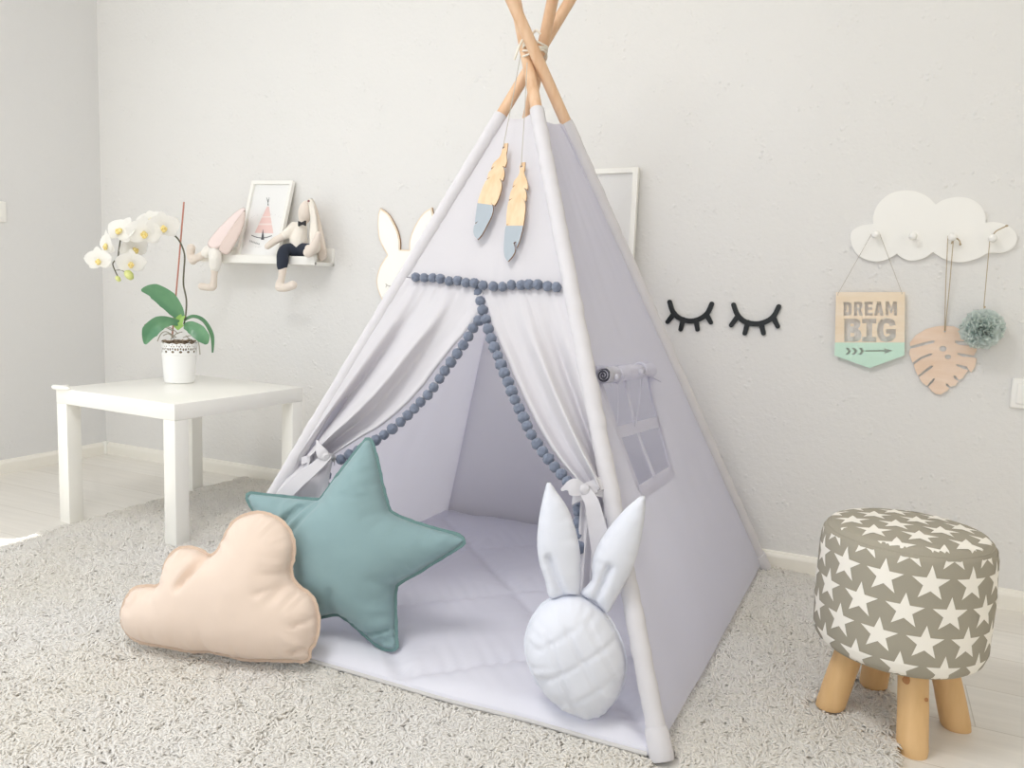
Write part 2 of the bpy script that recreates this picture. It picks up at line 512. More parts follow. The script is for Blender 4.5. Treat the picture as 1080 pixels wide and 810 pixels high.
mb = MB(); mb.box((XR / 2, YF / 2, -.06), (XR + .3, -YF + .3, .12)); structure(mb.build('floor', laminate(), smooth=False, origin=(0, 0, 0)))
mb = MB(); mb.box((XR / 2, YF / 2, ZC + .05), (XR + .3, -YF + .3, .1)); structure(mb.build('ceiling', CEIL, smooth=False))
mb = MB(); mb.box((XR / 2, .06, ZC / 2), (XR + .24, .12, ZC)); structure(mb.build('wall_back', W_BACK, smooth=False, origin=(0, 0, 0)))
mb = MB(); mb.box((XR + .06, YF / 2, ZC / 2), (.12, -YF, ZC)); structure(mb.build('wall_right', W_WARM, smooth=False))


def wall_with_opening(name, axis, pos, lo, hi, o0, o1, z0, z1, m, t=.14):
    """a wall slab with one rectangular window opening"""
    mb = MB()
    def piece(a, b, za, zb):
        if b - a < 1e-4 or zb - za < 1e-4: return
        c = (a + b) / 2; s = b - a
        if axis == 'x': mb.box((pos, c, (za + zb) / 2), (t, s, zb - za))
        else: mb.box((c, pos, (za + zb) / 2), (s, t, zb - za))
    piece(lo, o0, 0, ZC); piece(o1, hi, 0, ZC); piece(o0, o1, 0, z0); piece(o0, o1, z1, ZC)
    return structure(mb.build(name, m, smooth=False, origin=(0, 0, 0)))


LW = (-3.05, -1.32, .45, 2.3)          # window in the left wall, just outside the picture
FW_ = (.2, 4.0, .12, 2.4)             # balcony window behind the camera
wall_with_opening('wall_left', 'x', -.07, YF, 0, *LW, W_LEFT)
wall_with_opening('wall_front', 'y', YF - .07, 0, XR, *FW_, W_OTHER)


def baseboard(name, a, b):
    a, b = np.array(a, float), np.array(b, float); d = unit(b - a); nrm = np.array([d[1], -d[0], 0.0])   # into the room
    prof = [(0, 0), (.014, 0), (.014, .04), (.012, .046), (.009, .05), (.007, .054), (0, .056)]
    v = [p + nrm * o + np.array([0, 0, z]) for p in (a, b) for o, z in prof]; n = len(prof)
    mb = MB(); mb.add(v, [(i, i + 1, i + 1 + n, i + n) for i in range(n - 1)] + [tuple(range(n - 1, -1, -1)), tuple(range(n, 2 * n))])
    return structure(mb.build(name, mat('baseboard_white', 'efece4', .4), smooth=False))


baseboard('baseboard_back', (0, 0, 0), (XR, 0, 0))
baseboard('baseboard_left', (0, YF, 0), (0, 0, 0))
mb = MB(); mb.box((.012, -.012, .03), (.024, .024, .06), .005); structure(mb.build('trim_1', M['white_paint']))


def switch(name, c, axis, label):
    """a rocker light switch: plate > rocker"""
    ex = np.array([1.0, 0, 0]) if axis == 'y' else np.array([0, 1.0, 0])
    mb = MB()
    def pad(w, d0, d1, bv):
        s = (w, d1 - d0, w) if axis == 'y' else (d1 - d0, w, w)
        cc = np.array(c, float) + (np.array([0, -(d0 + d1) / 2, 0]) if axis == 'y' else np.array([(d0 + d1) / 2, 0, 0]))
        mb.box(cc, s, bv, seg=3)
    pad(.082, 0, .010, .004)
    o = mb.build(name, M['plastic']); tag(o, label, 'light switch')
    mb = MB(); pad(.056, .009, .0135, .002); mb.build('rocker', M['plastic'], o)


switch('light_switch', (3.565, 0, .600), 'y', 'white square light switch low on the back wall beneath the pom-pom')
switch('light_switch', (0, -.473, 1.050), 'x', 'white light switch on the left side wall, cut by the picture edge')

# ------------------------------------------------------------------ light: daylight through the two windows, plus an added overhead fill
wd = bpy.data.worlds.new('daylight'); SC.world = wd; wd.use_nodes = True
wd.node_tree.nodes['Background'].inputs['Color'].default_value = (.86, .93, 1, 1)
wd.node_tree.nodes['Background'].inputs['Strength'].default_value = 1.0


def window_light(name, loc, rot, sx, sy, power, color):
    l = bpy.data.lights.new(name, 'AREA'); l.shape = 'RECTANGLE'; l.size = sx; l.size_y = sy; l.energy = power; l.color = color
    o = bpy.data.objects.new(name, l); COL.objects.link(o); o.location = loc; o.rotation_euler = rot
    return o


window_light('left_window_daylight', (-.02, (LW[0] + LW[1]) / 2, (LW[2] + LW[3]) / 2), (0, -PI / 2, 0), LW[3] - LW[2], LW[1] - LW[0], 20, (.97, .985, 1))
window_light('front_window_daylight', ((FW_[0] + FW_[1]) / 2, YF + .02, (FW_[2] + FW_[3]) / 2), (PI / 2, 0, 0), FW_[1] - FW_[0], FW_[3] - FW_[2], 19, (.96, .98, 1))
cl_ = bpy.data.lights.new('added_overhead_fill', 'AREA'); cl_.shape = 'DISK'; cl_.size = .9; cl_.energy = 35; cl_.color = (1, .99, .98)  # added area light without a fixture, lifts the rug against the walls
co_ = bpy.data.objects.new('added_overhead_fill', cl_); COL.objects.link(co_); co_.location = (2.05, -2.15, ZC - .04)
sl = bpy.data.lights.new('sun', 'SUN'); sl.energy = 9; sl.angle = .01; sl.color = (1, .95, .86)
so = bpy.data.objects.new('sun', sl); COL.objects.link(so)
so.rotation_euler = Vector((.68, .29, -1.5)).to_track_quat('-Z', 'Y').to_euler()

# ------------------------------------------------------------------ camera
cd = bpy.data.cameras.new('camera'); co = bpy.data.objects.new('camera', cd); COL.objects.link(co)
cd.sensor_width = 36; cd.sensor_fit = 'HORIZONTAL'; cd.lens = FPX / 1080 * 36; cd.clip_start = .05
R3 = Matrix((tuple(RT), tuple(UP), tuple(-FW))).transposed()
co.matrix_world = Matrix.Translation(Vector(tuple(CAM))) @ R3.to_4x4()
SC.camera = co
SC.view_settings.view_transform = 'Standard'; SC.view_settings.look = 'None'; SC.view_settings.gamma = 1
SC.view_settings.use_curve_mapping = False
SC.view_settings.exposure = -0.37
SC.cycles.use_denoising = True
SC.cycles.max_bounces = 16; SC.cycles.diffuse_bounces = 14; SC.cycles.transparent_max_bounces = 12

# ================================================================== THE PLAY TENT
NA, NB_, NC, ND = 'A', 'B', 'C', 'D'
BASE = dict(A=(1.775, -1.165, .016), B=(2.893, -1.19, .016), C=(2.931, -.06, .016), D=(1.815, -.045, .016))   # four pole feet
APX = dict(A=(565.4, 60, .030), B=(555.3, 60, .002), C=(566.2, 60, -.030), D=(570.2, 60, .034))               # where each crosses, near to far
TOPPX = dict(A=122, B=116, C=129, D=127)                                                                       # where the cloth ends on each pole
D0 = 1.967
LINE = {}
for k in 'ABCD':
    b0 = np.array(BASE[k]); a0 = at_depth(APX[k][0], APX[k][1], D0 + APX[k][2]); LINE[k] = (b0, a0)


def on_pole(k, t):
    b0, a0 = LINE[k]; return b0 + (a0 - b0) * t


def t_at_py(k, py):
    lo, hi = 0.0, 1.6
    for _ in range(50):
        m_ = (lo + hi) / 2
        if to_px(on_pole(k, m_))[1] > py: lo = m_
        else: hi = m_
    return lo


TTOP = {k: t_at_py(k, TOPPX[k]) for k in 'ABCD'}
TBOT = {k: .012 for k in 'ABCD'}

tent = thing('play_tent', (2.35, -.61, 0), 'pale grey cotton play tent on four crossed beech poles, trimmed with blue-grey felt balls', 'play tent')
POLE_LEN = {'A': 1.22, 'B': 1.20, 'C': 1.24, 'D': 1.22}
for k in 'ABCD':
    mb = MB(); n = 14
    pts = [on_pole(k, .006 + (POLE_LEN[k] - .006) * i / (n - 1)) for i in range(n)]
    e = unit(pts[-1] - pts[-2])
    mb.tube(pts + [pts[-1] + e * .003], [.0145] * n + [.011], 16)
    mb.build('pole', M['beech'], tent)

# cloth sleeve around each pole, gathered slightly
for k in 'ABCD':
    mb = MB(); n = 150
    t0, t1 = TBOT[k] + .004, TTOP[k]
    pts, rad = [], []
    d = unit(on_pole(k, 1) - on_pole(k, 0)); sd = unit(np.cross(d, (0, 1, 0)))
    for i in range(n):
        t = t0 + (t1 - t0) * i / (n - 1)
        w = .0012 * n1(t * 70, ord(k)) + .0010 * n1(t * 160, ord(k) + 3)
        pts.append(on_pole(k, t) + sd * w); rad.append(.0180 + .0016 * n1(t * 95, ord(k) + 9))
    mb.tube(pts, rad, 18, caps=False)
    mb.build('pole_sleeve', M['sleeve'], tent, sharp=180)


def edge(k, v):
    return on_pole(k, TBOT[k] + (TTOP[k] - TBOT[k]) * v)


CEN = np.array([2.35, -.62, .5])


def wall_fn(a, b, out=0.0, belly=.010, seed=1.0):
    nrm = unit(np.cross(edge(b, .2) - edge(a, .2), edge(a, .9) - edge(a, .2)))
    if (edge(a, .3) + edge(b, .3)) @ nrm / 2 < CEN @ nrm: nrm = -nrm
    def fn(s, v):
        p = edge(a, v) * (1 - s) + edge(b, v) * s
        k = math.sin(PI * s)
        w = belly * k * (.3 - v) * 1.2 + .004 * k * noise.noise(Vector((s * 5, v * 3, seed))) + .0025 * k * noise.noise(Vector((s * 14 + v * 4, v * 6, seed + 5)))
        if v > .97: p = p - np.array([0, 0, .012 * k * (v - .97) / .03])
        return p + nrm * (out + w)
    return fn, nrm


mb = MB(); mb.grid(wall_fn('D', 'A', -.021, seed=2)[0], 40, 60); mb.build('left_panel', M['tent'], tent, sharp=180)
mb = MB(); mb.grid(wall_fn('C', 'D', -.021, seed=3)[0], 40, 60); mb.build('back_panel', M['tent'], tent, sharp=180)

# ---- right panel with its window cut out
rfn, rn = wall_fn('B', 'C', seed=4)
R_O = (edge('B', .5) + edge('C', .5)) / 2


def sv_of(px, py):
    """panel coordinates of a point seen on the right panel"""
    s, v = .5, .5
    for _ in range(30):
        q = to_px(edge('B', v) * (1 - s) + edge('C', v) * s); h = 1e-4
        a = (to_px(edge('B', v) * (1 - s - h) + edge('C', v) * (s + h)) - q) / h
        b = (to_px(edge('B', v + h) * (1 - s) + edge('C', v + h) * s) - q) / h
        ds, dv = np.linalg.solve(np.stack([a, b], 1), np.array([px, py]) - q); s += ds * .8; v += dv * .8
    return s, v


win_px = [(630, 386), (683, 384), (689, 420), (697, 452), (709, 497), (676.5, 517.5), (664, 484), (651, 447), (640, 415)]
win_sv = [sv_of(*p) for p in win_px]
outer_sv = [(i / 20, 0) for i in range(20)] + [(1, j / 30) for j in range(30)] + [(1 - i / 20, 1) for i in range(20)] + [(0, 1 - j / 30) for j in range(30)]
vc, tri = fill([outer_sv, win_sv], .032)
mb = MB(); mb.add([rfn(*p) for p in vc], [tuple(int(i) for i in t) for t in tri]); rp_ = mb.build('right_panel', M['tent'], tent, sharp=180)

# sewn frame and crossbars of the window
r_fr = Frame(R_O, rn)


def r_strip(name, pxs, wpx_m, h0, h1, parent):
    path = r_fr.px(pxs); mb = MB()
    P = np.array(path); L = stroke(P, wpx_m, 1) if False else None
    T = np.array([unit(P[min(i + 1, len(P) - 1)] - P[max(i - 1, 0)]) for i in range(len(P))]); Nn = np.stack([-T[:, 1], T[:, 0]], 1)
    loop = [tuple(p + q * wpx_m / 2) for p, q in zip(P, Nn)] + [tuple(p - q * wpx_m / 2) for p, q in zip(P[::-1], Nn[::-1])]
    slab(mb, r_fr, [loop], h0, h1)
    return mb.build(name, M['tent'], parent, smooth=False)


dR = (rfn(*sv_of(665, 450)) - r_fr.O) @ rn      # cloth height over the reference plane here
fw = .024
hem = r_strip('window_hem', [(629, 386), (640, 415), (651, 447), (664, 484), (677, 519)], fw * .7, dR - .001, dR + .0012, rp_)
r_strip('window_hem', [(677.5, 519), (712, 496)], fw * 1.25, dR - .001, dR + .0022, rp_)
r_strip('window_hem', [(684, 384), (690, 420), (698, 452), (711, 499)], fw * .6, dR - .001, dR + .0012, rp_)
r_strip('window_crossbar', [(652, 456), (697, 444)], .026, dR - .001, dR + .0018, rp_)
r_strip('window_crossbar', [(661, 400), (672, 449), (694, 506)], .017, dR - .0015, dR + .0008, rp_)

# rolled-up flap over the window, tied with cords
q0, q1 = on_plane(636, 396, R_O + rn * (dR + .016), rn), on_plane(686, 390, R_O + rn * (dR + .014), rn)
mb = MB(); n = 60; pts = [q0 + (q1 - q0) * i / (n - 1) for i in range(n)]
ax = unit(q1 - q0)
rad = [.0175 * (1 - .28 * math.exp(-((i / (n - 1) - .28) / .05) ** 2) - .3 * math.exp(-((i / (n - 1) - .78) / .05) ** 2)) + .0016 * n1(i * .4, 3) for i in range(n)]
mb.tube(pts, rad, 20, caps=False)
u_, v_ = rn, unit(np.cross(ax, rn))
def spiral(k0, m_=1):
    vs, fs = [], []
    for i in range(70):
        a_ = i * .24; rr = .0165 * (1 - i / 74)
        p = q0 - ax * .0005 + (u_ * math.cos(a_) + v_ * math.sin(a_)) * rr
        vs += [p - ax * .001, p + ax * .02]
    return vs, [(2 * i, 2 * i + 1, 2 * i + 3, 2 * i + 2) for i in range(69)]
vs, fs = spiral(0); mb.add(vs, fs)
flap = mb.build('window_flap', M['tent'], rp_, sharp=180)
mb = MB(); mb.tube([q0 + ax * .004, q0 + ax * .03], .0148, 16); mb.build('flap_roll_shade', M['shade_roll'], flap)  # dark plug in the open end, painted shade inside the pale roll


def ribbon(mb, pts, nrm, wid, thick=.0018, taper=None):
    """a flat cloth band through 3-D pts, facing nrm"""
    P = [np.asarray(p, float) for p in pts]; n = len(P)
    W = [wid] * n if np.isscalar(wid) else wid; v = []
    for i in range(n):
        T = unit(P[min(i + 1, n - 1)] - P[max(i - 1, 0)]); sd = unit(np.cross(T, nrm)); nn = np.cross(sd, T)
        v += [P[i] + sd * W[i] / 2 + nn * thick / 2, P[i] - sd * W[i] / 2 + nn * thick / 2, P[i] - sd * W[i] / 2 - nn * thick / 2, P[i] + sd * W[i] / 2 - nn * thick / 2]
    f = [(i * 4 + k, i * 4 + (k + 1) % 4, (i + 1) * 4 + (k + 1) % 4, (i + 1) * 4 + k) for i in range(n - 1) for k in range(4)]
    mb.add(v, f + [(3, 2, 1, 0), (4 * n - 4, 4 * n - 3, 4 * n - 2, 4 * n - 1)])


def curve3(pts, k=6):
    P = [np.asarray(p, float) for p in pts]; out = []
    for i in range(len(P) - 1):
        p0, p1, p2, p3 = P[max(i - 1, 0)], P[i], P[i + 1], P[min(i + 2, len(P) - 1)]
        for j in range(k):
            t = j / k
            out.append(.5 * ((2 * p1) + (-p0 + p2) * t + (2 * p0 - 5 * p1 + 4 * p2 - p3) * t * t + (-p0 + 3 * p1 - 3 * p2 + p3) * t ** 3))
    out.append(P[-1]); return out


def rpt(x, y, h): return on_plane(x, y, R_O + rn * (dR + h), rn)


for kx, ky, tails in ((650, 396, [[(649, 395), (644, 400), (645, 406)], [(651, 396), (656, 399), (657, 404)], [(652, 402), (652, 425), (651, 446)]]),
                      (675, 390, [[(676, 390), (684, 385), (689, 383)], [(677, 392), (687, 396), (697, 401)], [(677, 398), (674, 425), (670, 450)]])):
    mb = MB(); c0 = rpt(kx, ky, .016)
    mb.tube([c0 + (u_ * math.cos(a_) + v_ * math.sin(a_)) * .0155 for a_ in np.linspace(0, 2 * PI, 25)], .0042, 8, caps=False)
    mb.ball(rpt(kx, ky + 2, .032), .0075, 2, wob=.3)
    for i, tl in enumerate(tails):
        ribbon(mb, curve3([rpt(x, y, .030 - .012 * j if i < 2 else .02 - .008 * j) for j, (x, y) in enumerate(tl)]), rn, .010 if i < 2 else .0022)
    mb.build('flap_tie', M['tent'], flap)

# ---- front: upper panel, two tied-back curtains, felt-ball trim
FM = (edge('A', .5) + edge('B', .5)) / 2
fn_ = unit(np.cross(edge('B', .2) - edge('A', .2), (edge('A', .95) + edge('B', .95)) / 2 - (edge('A', .2) + edge('B', .2)) / 2))
if fn_[1] > 0: fn_ = -fn_


def F(x, y, h=0.0): return on_plane(x, y, FM + fn_ * h, fn_)


pom_row = [(429, 292), (445, 293), (465, 294.5), (485, 297), (500, 299), (512, 301.5), (522, 302), (545, 300), (560, 300), (580, 302.5), (599, 305)]


def pom_y(x): return float(np.interp(x, [p[0] for p in pom_row], [p[1] for p in pom_row]))


def pole_x(k, py):
    return to_px(on_pole(k, t_at_py(k, py)))[0]


def upper(s, v):
    xk = pole_x('A', 292) * (1 - s) + pole_x('B', 305) * s
    p = F(xk, pom_y(xk)) * (1 - v) + (edge('A', 1) * (1 - s) + edge('B', 1) * s) * v
    k = math.sin(PI * s)
    gath = .0022 * math.exp(-v / .12) * n1(s * 42, 2) * k
    return p + fn_ * (gath + .004 * k * noise.noise(Vector((s * 4, v * 3, 8.0))) - .004 * k * v) - np.array([0, 0, .012 * k * max(0, (v - .95) / .05)])


mb = MB(); mb.grid(upper, 60, 40); front = mb.build('front_panel', M['front'], tent, sharp=180)


def interp_path(path, n):
    P = np.array(path, float); s = np.concatenate([[0], np.cumsum(np.linalg.norm(np.diff(P, axis=0), axis=1))]); s /= s[-1]
    t = np.linspace(0, 1, n); return np.stack([np.interp(t, s, P[:, 0]), np.interp(t, s, P[:, 1])], 1)


inner_L = [(511, 300), (509, 312), (504, 330), (490, 352), (478, 366), (461, 388), (447, 407), (432, 424), (418, 437), (400, 451), (385, 459), (372, 467), (352, 480)]
inner_R = [(507, 300), (511, 312), (516, 328), (520, 345), (527, 362), (534, 378), (541, 396), (549, 413), (557, 430), (565, 446), (572, 458), (581, 473), (592, 488), (606, 504), (613, 515)]
tie_L, tie_R = (343, 481), (614, 518)


def curtain(side):
    kk, inner, tie = ('A', inner_L, tie_L) if side == 'L' else ('B', inner_R, tie_R)
    NV, NU = 56, 64
    inn = interp_path(inner, NV + 1)
    yo0, yo1 = (291, 482) if side == 'L' else (305, 514)
    low_in = (338, 585) if side == 'L' else (596, 660)
    rows = []
    for j in range(NV + 1):
        v = j / NV
        yo = yo0 + (yo1 - yo0) * v; xo = pole_x(kk, yo)
        gather = v ** 2.2
        row = []
        for i in range(NU + 1):
            u = i / NU
            xi, yi = inn[j]
            # the cloth bunches towards its inner edge as it nears the tie
            uu = u ** (1 + .9 * gather * (1 if side == 'L' else 1))
            if j == 0:
                x = xo + (xi - xo) * u; y = pom_y(x) + 1
            else:
                x = xo + (xi - xo) * uu; y = yo + (yi - yo) * uu
                ease = max(0, 1 - v / .18); y = y * (1 - ease) + (pom_y(x) + 1 + (y - yo0) ) * ease if False else y
            env = min(1, v * 3) * math.sin(PI * min(1, u * 1.0)) ** .5 if 0 < u < 1 else 0
            folds = (.034 * math.sin(2 * PI * (2.15 * u ** 1.15 + .12)) + .008 * math.sin(2 * PI * 5.1 * u + 1.3)) * env * (.25 + .95 * v) 
            fine = .003 * n1(u * 26 + v * 3, 5 if side == 'L' else 6) * math.exp(-v / .15)
            row.append(F(x, y, .002 + folds + fine - .012 * (u ** 3) * math.sin(PI * v) - .010 * gather))
        rows.append(row)
    # below the tie the cloth falls to the floor
    NL = 26
    last = rows[-1]
    for j in range(1, NL + 1):
        v = j / NL; row = []
        for i in range(NU + 1):
            u = i / NU
            yo = yo1 + (to_px(on_pole(kk, .02))[1] - yo1) * v; po = on_pole(kk, t_at_py(kk, yo)) if side == 'L' else on_pole(kk, t_at_py(kk, yo1)) * (1 - v) + F(630, 672, -.06) * v
            pi_ = np.array(last[-1]) + (F(*low_in, -.03) - np.array(last[-1])) * v
            pi_[2] = max(.062, last[-1][2] + (.062 - last[-1][2]) * v)
            if side == 'R': pi_ = pi_ + np.array([0, .05 * v, 0])
            p = po * (1 - u) + pi_ * u
            t_ = np.array(last[i]); k = min(1, v * 2.2); k = k * k * (3 - 2 * k)
            p = p + fn_ * (.016 * math.sin(2 * PI * (3.2 * u + .1)) * math.sin(PI * min(1, u * 1.02)) * (.3 + .7 * v))
            p[2] = max(p[2], .06)
            q = t_ * (1 - k) + p * k; q[2] = t_[2] * (1 - v) + max(.06, p[2]) * v if u > .3 else q[2]
            row.append(q)
        rows.append(row)
    mb = MB(); mb.add([p for r_ in rows for p in r_], [(j * (NU + 1) + i, j * (NU + 1) + i + 1, (j + 1) * (NU + 1) + i + 1, (j + 1) * (NU + 1) + i) for j in range(NV + NL) for i in range(NU)])
    return mb.build('curtain', M['front'], tent, sharp=180), rows


cur_L, rows_L = curtain('L'); cur_R, rows_R = curtain('R')

# felt balls: one mesh, copied
mb = MB(); mb.ball((0, 0, 0), .0118, 3, wob=.16)
pom0 = mb.build('pompom', M['felt'], front, origin=(0, 0, 0)); first = [True]


def put_pom(p, parent, s=1.0):
    o = pom0 if first[0] else pom0.copy()
    if not first[0]: COL.objects.link(o)
    first[0] = False
    o.location = tuple(p); o.scale = (s, s, s); o.rotation_euler = (random.random() * 6, random.random() * 6, random.random() * 6)
    adopt(o, parent)


for x in [438.5, 447.5, 456.3, 464.5, 473.7, 482.6, 491.5, 500.5, 509.5, 520.5, 530, 539.5, 549.5, 557.8, 567.2, 577.5, 587]:
    put_pom(F(x, pom_y(x) + random.uniform(-1, 1), .012), front, random.uniform(.95, 1.06))
PL = [(505, 308), (506.5, 317.5), (509, 327), (505, 338), (499, 346), (494, 355), (488.5, 364), (482, 373), (475.5, 382), (469, 391), (463.5, 399.5), (457.5, 408.5), (451, 416.5), (443.5, 424), (437, 431), (430, 438), (422.5, 445), (413.5, 452.5), (405, 458.5), (396.5, 464), (387, 470), (377.5, 475), (368.5, 479.5), (359.5, 484.5)]
for x, y in PL: put_pom(F(x, y, -.004), cur_L, random.uniform(.97, 1.12))
for x, y in [(343.5, 501.5), (342, 512), (340, 523)]: put_pom(F(x, y, -.03), cur_L, 1.15)
PR = [(512.5, 337), (515, 347), (518, 357), (521.5, 366.5), (525, 375.5), (528.5, 384.5), (532, 393.5), (536, 403), (539.5, 412.5), (543, 421.5), (547.5, 431), (552, 440.5), (556, 449.5), (560.5, 458.5), (566.5, 468), (572.5, 476.5), (578.5, 484), (585, 492.5), (592, 500), (598.5, 508)]
for x, y in PR: put_pom(F(x, y, -.002), cur_R, random.uniform(.98, 1.15))
for x, y in [(611.5, 538), (612, 551), (611.5, 564), (611, 577)]: put_pom(F(x, y, -.04), cur_R, 1.3)

# ties: band from the pole to the knot, a loop ear and a long falling tail
mb = MB()
ribbon(mb, curve3([F(318, 486, .004), F(330, 483, .014), F(343, 481, .03), F(352, 484, .012), F(353, 487, -.02)]), fn_, .018)
ribbon(mb, curve3([F(347, 479, .032), F(337, 489, .036), F(316, 507, .032), F(290, 532, .028), F(266, 556, .028)]), fn_, [.022 + .0011 * min(i, 14) for i in range(25)])
ribbon(mb, curve3([F(344, 481, .036), F(338, 476, .044), F(334, 464, .036)]), fn_, [.014, .020, .024, .025, .026, .026, .025, .022, .018, .012, .008, .004, .003])
mb.ball(F(344, 482, .032), .013, 2, scale=(1, .8, 1), wob=.25)
mb.build('curtain_tie', M['front'], tent)
mb = MB()
ribbon(mb, curve3([F(638, 508, .012), F(629, 512, .024), F(616, 518, .034), F(607, 523, .012), F(604, 526, -.02)]), fn_, .028)
ribbon(mb, curve3([F(636, 520, .016), F(628, 518, .028), F(617, 517, .034)]), fn_, .018)
ribbon(mb, curve3([F(617, 517, .036), F(606, 514, .044), F(599, 513, .042), F(592, 517, .036)]), fn_, [.014, .018, .024, .028, .031, .033, .034, .034, .033, .031, .028, .024, .019, .015, .012, .010, .008, .006, .004])
ribbon(mb, curve3([F(616, 517, .036), F(624, 530, .040), F(629, 552, .036), F(635, 580, .034), F(640, 606, .03)]), fn_, [.022 + .0011 * min(i, 20) for i in range(25)])
mb.ball(F(617, 517, .034), .013, 2, scale=(1, .8, 1), wob=.25)
mb.build('curtain_tie', M['front'], tent)

# cloth pockets at the feet, one showing at the front
for k in 'BC':
    mb = MB(); b0 = np.array(BASE[k]); d = unit(LINE[k][1] - LINE[k][0]); rows = []
    mb.tube([b0 + d * .052, b0 + d * .045, b0 + d * .02, b0 + d * .002, b0 - d * .004], [.0200, .0212, .022, .0225, .0205], 20)
    mb.build('foot_pocket', M['sleeve'], tent, sharp=60)
# lashing where the poles cross
mb = MB(); cc = (at_depth(562, 55, D0) + at_depth(566, 62, D0)) / 2
for i in range(4):
    c_ = cc + np.array([0, 0, .020 - .008 * i])
    mb.tube([c_ + RT * .030 * math.cos(a_) + FW * .036 * math.sin(a_) + UP * .006 * math.sin(a_ * 2 + i) for a_ in np.linspace(0, 2 * PI, 33)], .0026, 8, caps=False)
mb.tube(curve3([at_depth(551, 42, D0 - .045), at_depth(548, 48, D0 - .05), at_depth(545, 56, D0 - .052), at_depth(542.5, 63, D0 - .05)]), .0028, 8)
mb.tube(curve3([at_depth(562, 35, D0 - .01), at_depth(566, 32, D0 - .03), at_depth(570, 36, D0 - .03)]), .003, 8)
mb.build('lashing_cord', M['cord'], tent)

# ================================================================== FEATHERS hung on the tent
def feather(pxs, sharp, slits, cutline, hole, cord_top, label):
    """a painted plywood feather on its cord"""
    fr = Frame(F(0, 0, 0) if False else FM + fn_ * .016, fn_)
    root = thing('feather_ornament', tuple(fr.w(*fr.px([hole])[0], 0)), label, 'ornament', 'wooden feathers on the tent')
    out = smooth_loop(fr.px(pxs), .004, sharp=sharp)
    (x0, y0), (x1, y1) = fr.px(cutline)
    hc = np.array(fr.px([hole])[0]); hl = [tuple(hc + .0028 * np.array([math.cos(t), math.sin(t)])) for t in np.linspace(0, 2 * PI, 13)[:-1]]
    def half(q): return (q[0] - x0) * (y1 - y0) - (q[1] - y0) * (x1 - x0)
    s_top = half(hc)
    for name, m, sg in (('feather', M['feather_ply'], 1), ('painted_tip', M['feather_grey'], -1)):
        # clip the outline at the paint line
        P = out; clip = []
        for i in range(len(P)):
            a, b = P[i], P[(i + 1) % len(P)]; ha, hb = half(a) * np.sign(s_top) * sg, half(b) * np.sign(s_top) * sg
            if ha >= 0: clip.append(a)
            if ha * hb < 0: t = ha / (ha - hb); clip.append((a[0] + (b[0] - a[0]) * t, a[1] + (b[1] - a[1]) * t))
        mb = MB(); slab(mb, fr, [clip] + ([hl] if sg > 0 else []), 0, .004, mi_side=1)
        mb.build(name, [m, M['ply_edge']], root, smooth=False)
    mb = MB()
    a = fr.w(*hc, .002); top = at_depth(*cord_top, D0 - .052)
    mb.tube([a - fn_ * -.004, a + (top - a) * .5, top], .0011, 6); mb.build('hanging_cord', M['grey_cord'], root)
    return root


def zz(pts, k=5.786, ox=490, oy=140): return [(ox + x / k, oy + y / k) for x, y in pts]


feather(zz([(243, 72), (268, 68), (262, 120), (258, 140), (262, 180), (252, 215), (236, 208), (246, 235), (246, 270), (236, 300), (218, 284), (230, 315), (226, 360), (205, 420), (186, 452), (168, 432), (178, 462), (170, 510), (140, 570), (112, 622), (84, 656), (66, 636), (58, 610), (62, 572), (88, 545), (68, 556), (72, 510), (82, 440), (95, 390), (118, 330), (132, 300), (162, 274), (140, 288), (150, 250), (160, 238), (188, 208), (166, 224), (180, 190), (214, 158), (228, 130), (234, 100)]),
        {0, 1, 5, 6, 9, 10, 14, 15, 20, 23, 24, 25, 31, 30, 32, 34, 35, 36}, None or [], zz([(70, 432), (200, 450)]), zz([(241, 97)])[0], (549, 58),
        'left one of two wooden feathers on the tent, hung higher, with grey dipped tip')
feather(zz([(346, 188), (374, 184), (370, 230), (366, 250), (382, 290), (390, 330), (386, 354), (366, 340), (380, 370), (382, 400), (376, 424), (358, 402), (374, 440), (372, 500), (360, 580), (340, 660), (322, 704), (318, 668), (302, 676), (312, 720), (296, 758), (268, 790), (250, 765), (244, 720), (246, 650), (252, 590), (258, 572), (274, 562), (258, 566), (260, 500), (270, 430), (276, 420), (298, 402), (274, 416), (284, 370), (298, 340), (316, 320), (296, 336), (306, 300), (328, 272), (340, 245), (340, 215)]),
        {0, 1, 6, 7, 10, 11, 16, 17, 18, 21, 26, 27, 28, 31, 32, 33, 35, 36, 37}, [], zz([(240, 572), (380, 572)]), zz([(351, 212)])[0], (556, 66),
        'right one of two wooden feathers on the tent, hung lower, with grey dipped tip')

# ================================================================== QUILTED FLOOR MAT
MX0, MX1, MY0, MY1 = 1.835, 2.868, -1.192, -.088


def mat_h(x, y):
    s1 = [(x + y - k) / 1.414 for k in (1.705, 1.175, 2.235, 2.765, .645)]; s2 = [(x - y - k) / 1.414 for k in (2.55, 3.045, 3.54, 4.03, 2.05)]
    d = min(min(abs(a) for a in s1), min(abs(a) for a in s2)); e = min(x - MX0, MX1 - x, y - MY0, MY1 - y)
    puff = 1 - math.exp(-d / .028); hem = 1 - math.exp(-max(0, e) / .016)
    w = .0020 * noise.noise(Vector((x * 9, y * 9, 1))) + .0035 * math.exp(-max(e, 0) / .05) * n1((x + y) * 55 if e == y - MY0 else (x - y) * 50, 3)
    crease = .004 * math.exp(-d / .05) * n1((x - y if min(abs(a) for a in s1) < min(abs(a) for a in s2) else x + y) * 40, 6)
    return .020 + .012 + (.019 * puff + w * 1.7 + crease * 1.3) * hem


MSTEP = 130


